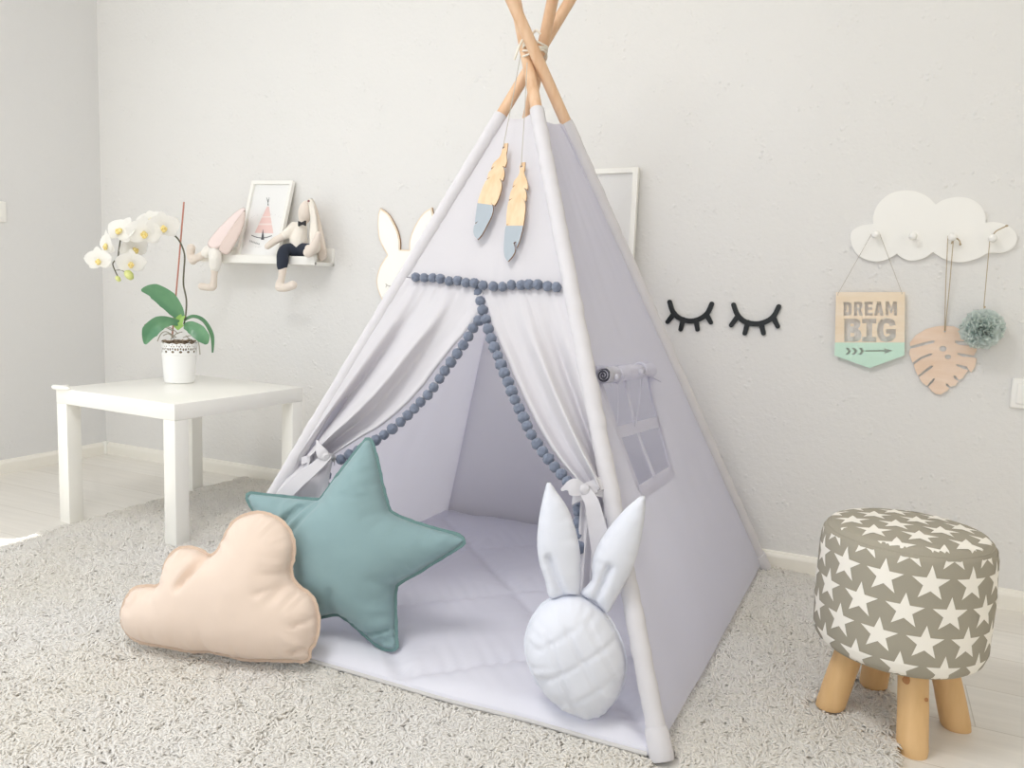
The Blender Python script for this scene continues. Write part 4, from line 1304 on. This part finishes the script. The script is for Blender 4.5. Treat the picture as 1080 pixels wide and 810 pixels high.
def limb(mb, pts, rad, seg=14):
    mb.tube(curve3(pts, 5), list(np.interp(np.linspace(0, 1, (len(pts) - 1) * 5 + 1), np.linspace(0, 1, len(rad)), rad)), seg)
    mb.ball(pts[0], rad[0], 2); mb.ball(pts[-1], rad[-1], 2)


def flat_ear(pts2, Y0, Y1, thick, m, parent, name='ear', x_axis=None):
    """a soft flat ear: outline in px on a slanted plane"""
    a = at_y(*pts2[0], Y0); fr = Frame(at_y(*pts2[0], (Y0 + Y1) / 2), (.25, -.95, .15))
    L = smooth_loop(fr.px(pts2), .004)
    return cushion(name, fr, L, thick, .006, m, parent, back=.7, power=.4, pucker=0, g=.002)


pm = .00385     # metres per pixel at the ledge
# ---- hare with the bow tie
h2 = thing('plush_hare', tuple(W(318, 268, -.09)), 'beige plush hare with black bow tie and navy trousers sitting on the ledge', 'plush toy')
mb = MB()
mb.ball(W(322, 224, -.075), 1, 3, scale=(.026, .026, .045), rot=Matrix.Rotation(.18, 3, 'Y'))
limb(mb, [W(319, 237, -.078), W(316, 255, -.08), W(316, 264, -.078)], [.016, .030, .031])
limb(mb, [W(309, 240, -.095), W(299, 249, -.125), W(290, 254, -.135), W(282, 260, -.14)], [.015, .0145, .0145, .012])
limb(mb, [W(316, 264, -.082), W(302, 263, -.120), W(298.5, 268, -.148), W(298.5, 277, -.150), W(297, 293, -.145), W(294.5, 300, -.142)], [.021, .018, .018, .018, .013, .015])
limb(mb, [W(294.5, 303, -.142), W(301, 303.5, -.150), W(309, 300.5, -.160)], [.0165, .015, .0165])
limb(mb, [W(320, 264, -.082), W(324, 263, -.115), W(329, 262, -.135)], [.022, .017, .016])
limb(mb, [W(325, 266.5, -.150), W(331, 260, -.145), W(336, 247, -.138)], [.019, .017, .011])
plush('body', mb, M['linen'], h2)
mb = MB(); limb(mb, [W(318, 238, -.080), W(315, 252, -.083), W(315, 261, -.082)], [.021, .0335, .034]); limb(mb, [W(310, 239, -.094), W(303, 246, -.113), W(300, 248.5, -.122)], [.0185, .0172, .0172])
plush('shirt', mb, M['linen_white'], h2)
mb = MB(); limb(mb, [W(317, 264.5, -.080), W(303, 263, -.121), W(298.5, 268, -.149), W(298, 275, -.151), W(297.5, 281, -.149)], [.029, .0225, .0225, .022, .020]); limb(mb, [W(313, 264, -.080), W(321, 263.5, -.092), W(325, 263, -.118)], [.030, .026, .021])
plush('trousers', mb, M['navy'], h2)
flat_ear([(325, 211), (330, 211), (333, 222), (336, 245), (338, 262), (333, 268), (327, 268), (326, 250), (327, 230)], -.085, -.085, .006, M['linen_white'], h2)
flat_ear([(328, 210), (332, 213), (337, 228), (342, 250), (345, 268), (341, 275), (335, 272), (333, 250), (331, 228)], -.05, -.05, .005, M['linen'], h2)
mb = MB(); bc = W(318.6, 235.7, -.108); e_ = np.array([.97, .0, .05]); dn_ = np.array([0, -.006, 0])
for sgn in (-1, 1):
    tipu, tipd = bc + e_ * sgn * .0165 + np.array([0, 0, .0095]), bc + e_ * sgn * .0165 - np.array([0, 0, .0095])
    cu, cd_ = bc + np.array([0, 0, .003]), bc - np.array([0, 0, .003])
    q_ = [cu, tipu, tipd, cd_]; v = [p + dn_ * .7 for p in q_] + [p - dn_ * .7 for p in q_]
    mb.add(v, [(0, 1, 2, 3), (7, 6, 5, 4)] + [(i, i + 4, (i + 1) % 4 + 4, (i + 1) % 4) for i in range(4)])
mb.ball(bc, .0055, 2, scale=(1, 1.1, 1)); mb.build('bow_tie', M['black'], h2, smooth=False)
mb = MB(); mb.ball(W(325.5, 212, -.098), .0052, 2, scale=(1, .6, .8)); mb.build('nose', mat('embroidered_nose', '8a5a5c', .9), h2)

# ---- hare with pink ears
h1 = thing('plush_hare', tuple(W(235, 270, -.09)), 'plush hare with long pink ears and white fleece shorts slumped on the ledge', 'plush toy')
mb = MB()
limb(mb, [W(231, 264, -.078), W(241, 254, -.065), W(247, 243, -.055)], [.030, .029, .018])
mb.ball(W(252, 234, -.05), 1, 3, scale=(.026, .024, .036), rot=Matrix.Rotation(.5, 3, 'Y'))
limb(mb, [W(229, 264, -.082), W(220, 265, -.122), W(212, 270, -.148), W(204, 274, -.150)], [.020, .0155, .0150, .0150])
limb(mb, [W(203.5, 275, -.150), W(201, 269, -.152), W(201.5, 261.5, -.155)], [.0165, .0155, .0175])
limb(mb, [W(231, 264, -.085), W(228, 263, -.121), W(227, 270, -.150), W(226.5, 282, -.150), W(226, 290, -.148), W(225, 302, -.146)], [.020, .017, .0165, .016, .0120, .0145])
limb(mb, [W(224, 303, -.142), W(218, 303, -.152), W(212.5, 302, -.16)], [.0150, .0140, .0145])
plush('body', mb, M['linen'], h1)
mb = MB(); limb(mb, [W(232, 263.5, -.080), W(228, 262, -.121), W(227, 269, -.151), W(227, 276, -.152), W(227, 281, -.150)], [.0300, .0240, .0245, .0245, .022]); limb(mb, [W(231, 263.5, -.08), W(222, 263.5, -.122), W(217.5, 267, -.143)], [.028, .0225, .020]); mb.ball(W(238, 260, -.075), .030, 2)
plush('shorts', mb, M['fluff'], h1)
flat_ear([(259, 221), (256, 219), (248, 224), (236, 235), (225, 247), (219, 256), (221, 261), (229, 262), (236, 257), (246, 244), (256, 230)], -.105, -.105, .007, M['pink'], h1)
flat_ear([(258.5, 222), (254, 226), (244, 240), (235, 254), (231, 262), (234, 267), (241, 268), (248, 258), (254, 246), (258, 234)], -.112, -.112, .007, M['pink_dk'], h1)

# ================================================================== RABBIT WALL DECORATION
wfr = Frame((0, -.004, 0), (0, -1, 0))


def xform_mirror(pts, axis): return pts + [(2 * axis - x, y) for x, y in pts[::-1]]


rabbit_half = [(427.3, 263.5), (422.5, 263.4), (422.3, 253), (418.5, 240), (410.5, 226), (401.5, 219.3), (399.2, 231), (400.6, 252), (409, 269), (401.5, 281), (397.7, 296), (400, 308), (406, 320), (416, 328), (427.3, 331)]
rp2 = wfr.px(rabbit_half); axx = rp2[0][0]; half = rp2
full = half[1:-1] + [half[-1]] + [(2 * axx - x, y) for x, y in half[1:-1][::-1]] + [half[0]]
L = smooth_loop(full, .004, sharp={0, 4, 7, len(full) - 2, len(full) - 6, len(full) - 9})
rab = thing('rabbit_mirror', (axx, 0, .77), 'plywood rabbit head decoration with white face on the back wall, half behind the tent', 'wall decoration')
mb = MB(); slab(mb, wfr, [L], -.004, .004, mi_side=1); mb.build('backing_board', [M['ply'], M['ply_edge']], rab, smooth=False)
ctr_ = np.mean(np.array(L), 0)
Pn = np.array(L); m_ = len(Pn); T_ = np.array([unit(Pn[(i + 1) % m_] - Pn[i - 1]) for i in range(m_)]); Nn_ = np.stack([T_[:, 1], -T_[:, 0]], 1)
if sum(L[i][0] * L[(i + 1) % m_][1] - L[(i + 1) % m_][0] * L[i][1] for i in range(m_)) < 0: Nn_ = -Nn_
ins = [tuple(Pn[i] - Nn_[i] * .0055) for i in range(m_)]
mb = MB(); slab(mb, wfr, [ins], .004, .0065); fc = mb.build('face', M['mirror_white'], rab, smooth=False)
for sg in (0, 1):
    mb = MB()
    for pts in ([(408, 299.5), (410, 301.3), (413, 301.6), (416.5, 300)], [(409, 300.5), (408, 303)], [(412, 301.5), (412, 304.3)], [(415.5, 300.8), (417, 303.2)]):
        q_ = wfr.px(pts)
        if sg: q_ = [(2 * axx - x, y) for x, y in q_]
        slab(mb, wfr, [stroke(q_, .0028)], .0065, .0072)
    mb.build('closed_eye', M['grey_cord'], fc, smooth=False)

# ================================================================== EYELASHES
efr = Frame((0, .0004, 0), (0, -1, 0))


def lash(arc, hairs, label):
    mb = MB(); A = smooth_loop(efr.px(arc), .004, closed=False)
    wm = .0142
    slab(mb, efr, [stroke(A, [wm * (1.0 + .12 * math.sin(PI * i / (len(A) - 1))) for i in range(len(A))], 10)], 0, .0085)
    for i, hr in enumerate(hairs): slab(mb, efr, [stroke(efr.px(hr), [wm * 1.12, wm * .95], 10)], 0, .0083 - .0001 * i)
    o = mb.build('eyelash_decoration', M['lash'], smooth=False); return tag(o, label, 'wall decoration', 'black eyelashes on the wall')


lash([(706.7, 318.5), (710.3, 329), (718, 336), (729, 338.6), (739, 336), (746.5, 330), (751, 320.5)],
     [[(711.5, 330.5), (704.5, 339.5)], [(721, 337), (718.2, 347.5)], [(734.5, 338), (736, 347.5)], [(745.5, 332), (750, 340)]], 'black eyelash wall decoration nearer the tent, left of the pair')
lash([(774, 321.5), (778.2, 332), (786, 339.2), (798, 341.6), (809, 338.8), (816.8, 332.6), (821.6, 323.3)],
     [[(778.5, 333.5), (771.5, 343)], [(789, 340), (785.8, 351.5)], [(803, 341), (805.5, 351.5)], [(815.5, 334.5), (820.5, 344.2)]], 'black eyelash wall decoration nearer the cloud rack, right of the pair')

# ================================================================== CLOUD PEG RACK
kfr = Frame((0, -.001, 0), (0, -1, 0))
cl_px = [(897, 251), (899.7, 243), (909.4, 238), (921, 236.5), (921, 228), (926, 216), (937.5, 205.5), (951.6, 201.5), (965.6, 202.5), (978, 208), (986.4, 216.2), (995.5, 211), (1009.6, 208.3), (1023.7, 210.5), (1034, 218), (1038.7, 228), (1038.7, 235.3), (1048, 234.6), (1060.6, 237.5), (1069.4, 244.5), (1071.5, 253), (1067.7, 261.5), (1057, 266.6), (1042, 267), (1030.7, 272.8), (1013, 276.8), (997, 274), (983.6, 266.2), (974.4, 272.2), (962, 275.2), (951.6, 272.4), (946, 267.7), (937.5, 272.8), (925, 276), (911, 273), (901.4, 265)]
rack = thing('peg_rack', tuple(at_y(985, 250, -.005)), 'white cloud-shaped peg rack with four round pegs on the back wall', 'coat rack')
mb = MB(); slab(mb, kfr, [smooth_loop(kfr.px(cl_px), .005, sharp={3, 10, 16, 27, 31})], 0, .012); mb.build('board', M['cloud_white'], rack, smooth=False)
PEGS = []
for x, y in ((923.5, 247.2), (963, 249), (1004.5, 250), (1047, 251.2)):
    p = at_y(x, y, -.042); PEGS.append(p)
    mb = MB(); mb.tube([(p[0], -.0125, p[2]), (p[0], -.030, p[2]), (p[0], -.033, p[2]), (p[0], -.040, p[2]), (p[0], -.046, p[2]), (p[0], -.049, p[2])], [.0052, .0052, .0085, .0108, .0095, .005], 20)
    mb.build('peg', M['cloud_white'], rack, sharp=60)

# ================================================================== DREAM BIG PLAQUE
dfr = Frame((0, -.014, 0), (0, -1, 0))
kk_ = 6.75
dp = lambda pts: dfr.px([(870 + x / kk_, 280 + y / kk_) for x, y in pts])


def rect(x0, y0, x1, y1): return [(x0, y0), (x1, y0), (x1, y1), (x0, y1)]


def Dd(x0, y0, x1, y1, r): return [(x0, y0), (x1 - r, y0), (x1 - r * .3, y0 + r * .3), (x1, y0 + r), (x1, y1 - r), (x1 - r * .3, y1 - r * .3), (x1 - r, y1), (x0, y1)]


LET = []
LET += [Dd(133, 260, 192, 357, 24), rect(157, 284, 168, 333)]                                        # D
LET += [[(207, 259), (252, 259), (266, 268), (270, 285), (266, 303), (255, 311), (272, 357), (246, 357), (234, 318), (230, 318), (230, 357), (207, 357)], rect(231, 279, 245, 298)]   # R
LET += [[(284, 258), (341, 258), (341, 279), (308, 279), (308, 296), (337, 296), (337, 316), (308, 316), (308, 336), (342, 336), (342, 357), (284, 357)]]   # E
LET += [[(372, 257), (398, 257), (418, 356), (393, 356), (390, 338), (377, 338), (374, 356), (350, 356)], [(380, 319), (388, 319), (384, 290)]]   # A
LET += [[(432, 257), (457, 257), (472, 305), (487, 257), (513, 257), (513, 355), (490, 355), (490, 300), (478, 340), (466, 340), (454, 300), (454, 355), (432, 355)]]   # M
LET += [[(138, 378), (220, 378), (244, 386), (254, 405), (252, 430), (236, 450), (254, 466), (262, 492), (256, 522), (238, 538), (212, 543), (138, 543)], rect(182, 415, 206, 434), rect(182, 480, 210, 506)]   # B
LET += [[(266, 378), (366, 378), (366, 412), (337, 412), (337, 508), (366, 508), (366, 543), (264, 543), (264, 508), (295, 508), (295, 412), (266, 412)]]   # I
LET += [[(436, 374), (470, 378), (496, 396), (503, 425), (462, 432), (454, 415), (436, 410), (420, 422), (414, 458), (420, 494), (438, 508), (460, 500), (462, 486), (436, 486), (436, 452), (504, 452), (504, 510), (478, 536), (440, 546), (400, 536), (376, 504), (370, 458), (376, 414), (400, 384)]]   # G
ARROW = [[(288, 603), (425, 601), (420, 588), (482, 606), (422, 628), (428, 612), (288, 613)]]
ARROW += [[(x, 586), (x + 22, 586), (x + 40, 607), (x + 22, 634), (x, 634), (x + 18, 609)] for x in (147, 192, 240)]
plq = thing('wall_plaque', tuple(at_y(917, 388, -.016)), 'plywood pennant plaque reading DREAM BIG with mint tip and arrow, hung from the cloud rack', 'sign')
up_ = dp([(80, 190), (570, 190), (567, 548), (72, 548)]); lo_ = dp([(72, 548), (567, 548), (565, 640), (318, 730), (68, 640)])
mb = MB(); slab(mb, dfr, [up_] + [dp(l) for l in LET], 0, .004, mi_side=1); mb.build('lettered_board', [M['ply'], mat('plaque_cut_edge', 'b9976c', .8)], plq, smooth=False)
mb = MB(); slab(mb, dfr, [lo_] + [dp(l) for l in ARROW], 0, .004, mi_side=1); mb.build('mint_tip', [M['mint'], M['mint_dark']], plq, smooth=False)
mb = MB(); pk = PEGS[0]
a0_, a1_ = dfr.w(*dp([(92, 204)])[0], .004), dfr.w(*dp([(548, 196)])[0], .004)
mb.tube([a0_ + np.array([0, 0, -.004]), a0_, np.array([pk[0] - .0105, -.028, pk[2] + .002]), np.array([pk[0], -.030, pk[2] + .0085]), np.array([pk[0] + .0105, -.028, pk[2] + .002]), a1_, a1_ + np.array([0, 0, -.004])], .0009, 6)
mb.build('hanging_cord', M['grey_cord'], plq)

# ================================================================== MONSTERA LEAF
lfr = Frame((0, -.022, 0), unit(np.array([0, -1, .03])))
kl = 6.754
lp = lambda pts: lfr.px([(950 + x / kl, 310 + y / kl) for x, y in pts])
leaf_px = [(310, 226), (250, 232), (180, 250), (105, 295), (66, 345), (66, 372), (150, 350), (225, 331), (247, 335), (232, 350), (160, 368), (66, 392), (60, 425), (84, 490), (140, 450), (205, 424), (230, 426), (210, 440), (150, 462), (92, 503), (104, 545), (123, 582), (165, 545), (215, 510), (232, 514), (220, 530), (175, 560), (130, 594), (150, 628), (185, 655), (205, 628), (232, 600), (242, 604), (232, 625), (196, 662), (222, 692), (250, 712), (285, 716), (330, 690), (345, 672), (322, 655), (320, 638), (332, 638), (352, 660), (385, 655), (410, 622), (380, 604), (373, 584), (386, 580), (415, 612), (440, 600), (470, 556), (482, 545), (440, 532), (396, 512), (394, 500), (420, 503), (470, 518), (500, 560), (528, 520), (540, 462), (520, 452), (440, 446), (404, 432), (404, 420), (440, 424), (520, 440), (540, 400), (528, 360), (470, 368), (410, 362), (386, 348), (388, 332), (420, 336), (500, 332), (480, 295), (440, 262), (380, 232)]
mon = thing('monstera_ornament', tuple(at_y(993, 416, -.022)), 'plywood monstera leaf ornament hung on twine from the third peg', 'ornament')
ell = lambda cx_, cy_, a, b: [(cx_ + a * math.cos(t), cy_ + b * math.sin(t)) for t in np.linspace(0, 2 * PI, 17)[:-1]]
mb = MB(); slab(mb, lfr, [lp(leaf_px), lp(ell(300, 390, 26, 20)), lp(ell(335, 448, 22, 16)), lp(ell(313, 266, 8, 8))], 0, .004, mi_side=1)
mb.build('leaf_board', [M['ply_pink'], M['ply_edge']], mon, smooth=False)
mb = MB(); pk = PEGS[2]; hl = lfr.w(*lp([(313, 262)])[0], .002)
for dx, px_ in ((-.010, 0), (.0035, 1)): mb.tube([hl + np.array([dx * .05, -.003, 0]), np.array([hl[0] * .5 + pk[0] * .5 + dx * .7, -.026, (hl[2] + pk[2]) / 2]), np.array([pk[0] + dx, -.030, pk[2] + .004]), np.array([pk[0], -.031, pk[2] + .0085])], .0012, 6)
mb.tube(curve3([(pk[0] + .001, -.034, pk[2] + .004), (pk[0] + .004, -.036, pk[2] - .002), (pk[0] + .001, -.038, pk[2] - .012), (pk[0], -.037, pk[2] - .018)]), .0017, 8)
mb.tube(curve3([(pk[0] + .002, -.036, pk[2] - .003), (pk[0] + .012, -.038, pk[2] - .004), (pk[0] + .019, -.038, pk[2] - .012), (pk[0] + .020, -.037, pk[2] - .018), (pk[0] + .022, -.037, pk[2] - .020)]), .0018, 8)
mb.ball((pk[0] + .021, -.037, pk[2] - .019), .0032, 2)
mb.build('twine', M['twine'], mon)

# ================================================================== TULLE POM-POM
tc_ = at_y(1036, 347, -.060); TRd = .052
tul = thing('tulle_pompom', tuple(tc_ - np.array([0, 0, TRd])), 'sage green ruffled tulle pom-pom hung on twine from the rightmost peg', 'ornament')
mb = MB()
for i in range(620):
    d = RNG.normal(size=3); d = unit(d); a_ = unit(np.cross(d, RNG.normal(size=3))); b_ = np.cross(d, a_)
    r0, r1 = TRd * .35, TRd * RNG.uniform(.78, 1.04); n = 9; wv = RNG.uniform(.006, .011); ph = RNG.uniform(0, 6); vs = []
    for k in range(n):
        t = k / (n - 1) * 2 - 1
        edge_ = d * r1 + a_ * t * .017 + b_ * wv * .55 * math.sin(3.4 * t + ph) + d * .0035 * math.sin(5 * t + ph * 2) - d * .0035 * t * t * 2
        root_ = d * r0 + a_ * t * .006 + b_ * .001 * math.sin(3 * t + ph)
        q_ = tc_ + edge_; r_ = tc_ + root_
        q_[1] = min(q_[1], -.0035)
        vs += [r_, (q_ + r_) / 2 + b_ * .003 * math.sin(4 * t + ph), q_]
    mb.add(vs, [(3 * k + j, 3 * k + j + 1, 3 * k + j + 4, 3 * k + j + 3) for k in range(n - 1) for j in range(2)])
mb.build('tulle_ruffles', M['tulle'], tul, sharp=180)
mb = MB(); pk = PEGS[3]
mb.tube([tc_ + np.array([0, 0, TRd * .5]), np.array([tc_[0] - .001, -.048, tc_[2] + TRd + .02]), np.array([pk[0] - .005, -.031, pk[2] - .004]), np.array([pk[0] - .002, -.031, pk[2] + .009]), np.array([pk[0] + .006, -.032, pk[2] + .006])], .0011, 6)
mb.tube(curve3([(pk[0] + .000, -.035, pk[2] + .006), (pk[0] + .006, -.036, pk[2] + .018), (pk[0] + .018, -.036, pk[2] + .026), (pk[0] + .030, -.035, pk[2] + .033)]), .0016, 8)
mb.ball((pk[0] + .0295, -.0352, pk[2] + .0328), .0028, 2, scale=(1.4, 1, 1)); mb.ball(tc_ + np.array([0, 0, TRd + .006]), .0028, 2)
mb.build('twine', M['twine'], tul)

# ================================================================== SHAGGY RUG
RX0, RX1, RY0, RY1 = .868, 3.262, -2.55, -.055
RUG_T = .011
m_rug = mat('shaggy_yarn', 'fdfbf8', .95, None, (3, .10), sheen=.1, hex2='faf7f1', translucent=.35)
mb = MB(); mb.box(((RX0 + RX1) / 2, (RY0 + RY1) / 2, RUG_T / 2), (RX1 - RX0, RY1 - RY0, RUG_T), .002)
rug = mb.build('rug', m_rug, smooth=False); tag(rug, 'off-white shaggy rug lying under the tent and table legs', 'rug')


def build_pile():
    dens = 72000
    N = int(dens * (RX1 - RX0) * (RY1 - RY0))
    x = RNG.uniform(RX0, RX1, N); y = RNG.uniform(RY0, RY1, N)
    keep = np.ones(N, bool)
    # thinner far in front of the picture, none where the mat and feet press it flat
    keep &= (y > -1.85) | (RNG.uniform(size=N) < .3)
    keep &= ~((x > MX0 + .02) & (x < MX1 - .02) & (y > MY0 + .03) & (y < MY1 - .02))
    for (u, v) in ((.0255, .0255), (TW - .0255, .0255), (TW - .0255, TW - .0255), (.0255, TW - .0255)):
        c = tp(u, v, 0); keep &= ~((abs(x - c[0]) < .030) & (abs(y - c[1]) < .030))
    for b in FEET: keep &= np.hypot(x - b[0], y - b[1]) > .036
    for k in 'ABCD': keep &= np.hypot(x - BASE[k][0], y - BASE[k][1]) > .03
    x, y = x[keep], y[keep]; N = len(x)
    # neighbouring yarns lean together
    gx = np.linspace(RX0, RX1, 160); gy = np.linspace(RY0, RY1, 170)
    G = np.array([[noise.noise(Vector((a * 17, b * 17, 1.7))) * 2.6 + noise.noise(Vector((a * 5, b * 5, 4.1))) * 2 for a in gx] for b in gy])
    H = np.array([[noise.noise(Vector((a * 34, b * 34, 8.7))) for a in gx] for b in gy])
    ii = np.clip(((x - RX0) / (RX1 - RX0) * 159).astype(int), 0, 159); jj = np.clip(((y - RY0) / (RY1 - RY0) * 169).astype(int), 0, 169)
    ang = G[jj, ii] * 2.2 + RNG.normal(0, .75, N); hs = 1 + .25 * H[jj, ii]
    ln = RNG.uniform(.015, .026, N); hgt = RNG.uniform(.0075, .0125, N) * hs
    dx, dy = np.cos(ang), np.sin(ang); cur = RNG.uniform(-1, 1, N)
    r0 = RNG.uniform(.0020, .0031, N)
    st = [(0.0, 0.0, .8), (.22, .62, 1.0), (.62, 1.0, 1.05), (1.0, .80, .75)]
    rings = []
    for (a, h, rr) in st:
        px = x + dx * ln * a * .8 - dy * cur * .008 * a * a; py = y + dy * ln * a * .8 + dx * cur * .008 * a * a
        pz = RUG_T * .6 + hgt * h
        rad = r0 * rr
        for k in range(3):
            t = 2 * PI * k / 3 + ang
            # ring roughly across the yarn: sideways and vertical
            c_, s_ = np.cos(2 * PI * k / 3 + .5), np.sin(2 * PI * k / 3 + .5)
            rings.append(np.stack([px - dy * rad * c_ - dx * rad * s_ * (.9 if a < .3 else .35), py + dx * rad * c_ - dy * rad * s_ * (.9 if a < .3 else .35), pz + (rad * s_ if a >= .2 else 0)], 1))
    tip = np.stack([x + dx * ln * .98 - dy * cur * .008, y + dy * ln * .98 + dx * cur * .008, RUG_T * .6 + hgt * .62], 1)
    VV = np.stack(rings + [tip], 1); nv = VV.shape[1]                # N x 13 x 3
    VV[:, :, 2] = np.maximum(VV[:, :, 2], .003)
    quads = np.array([(i * 3 + k, i * 3 + (k + 1) % 3, (i + 1) * 3 + (k + 1) % 3, (i + 1) * 3 + k) for i in range(3) for k in range(3)])
    tris = np.array([(9 + k, 9 + (k + 1) % 3, 12) for k in range(3)])
    base = (np.arange(N) * nv)[:, None]
    loops = np.concatenate([(quads.ravel()[None] + base), (tris.ravel()[None] + base)], 1)
    per = np.array([4] * 9 + [3] * 3); starts1 = np.concatenate([[0], np.cumsum(per)[:-1]]); ll = int(per.sum())
    starts = (starts1[None] + (np.arange(N) * ll)[:, None]).ravel(); tot = np.tile(per, N)
    me = bpy.data.meshes.new('pile')
    me.vertices.add(N * nv); me.vertices.foreach_set('co', VV.reshape(-1).astype(np.float32))
    me.loops.add(N * ll); me.loops.foreach_set('vertex_index', loops.ravel().astype(np.int32))
    me.polygons.add(N * 12); me.polygons.foreach_set('loop_start', starts.astype(np.int32)); me.polygons.foreach_set('loop_total', tot.astype(np.int32))
    me.polygons.foreach_set('use_smooth', np.ones(N * 12, bool))
    me.update(calc_edges=True)
    me.materials.append(m_rug)
    o = bpy.data.objects.new('pile', me); COL.objects.link(o); o['kind'] = 'stuff'; adopt(o, rug)
    return N


print('yarns', build_pile())
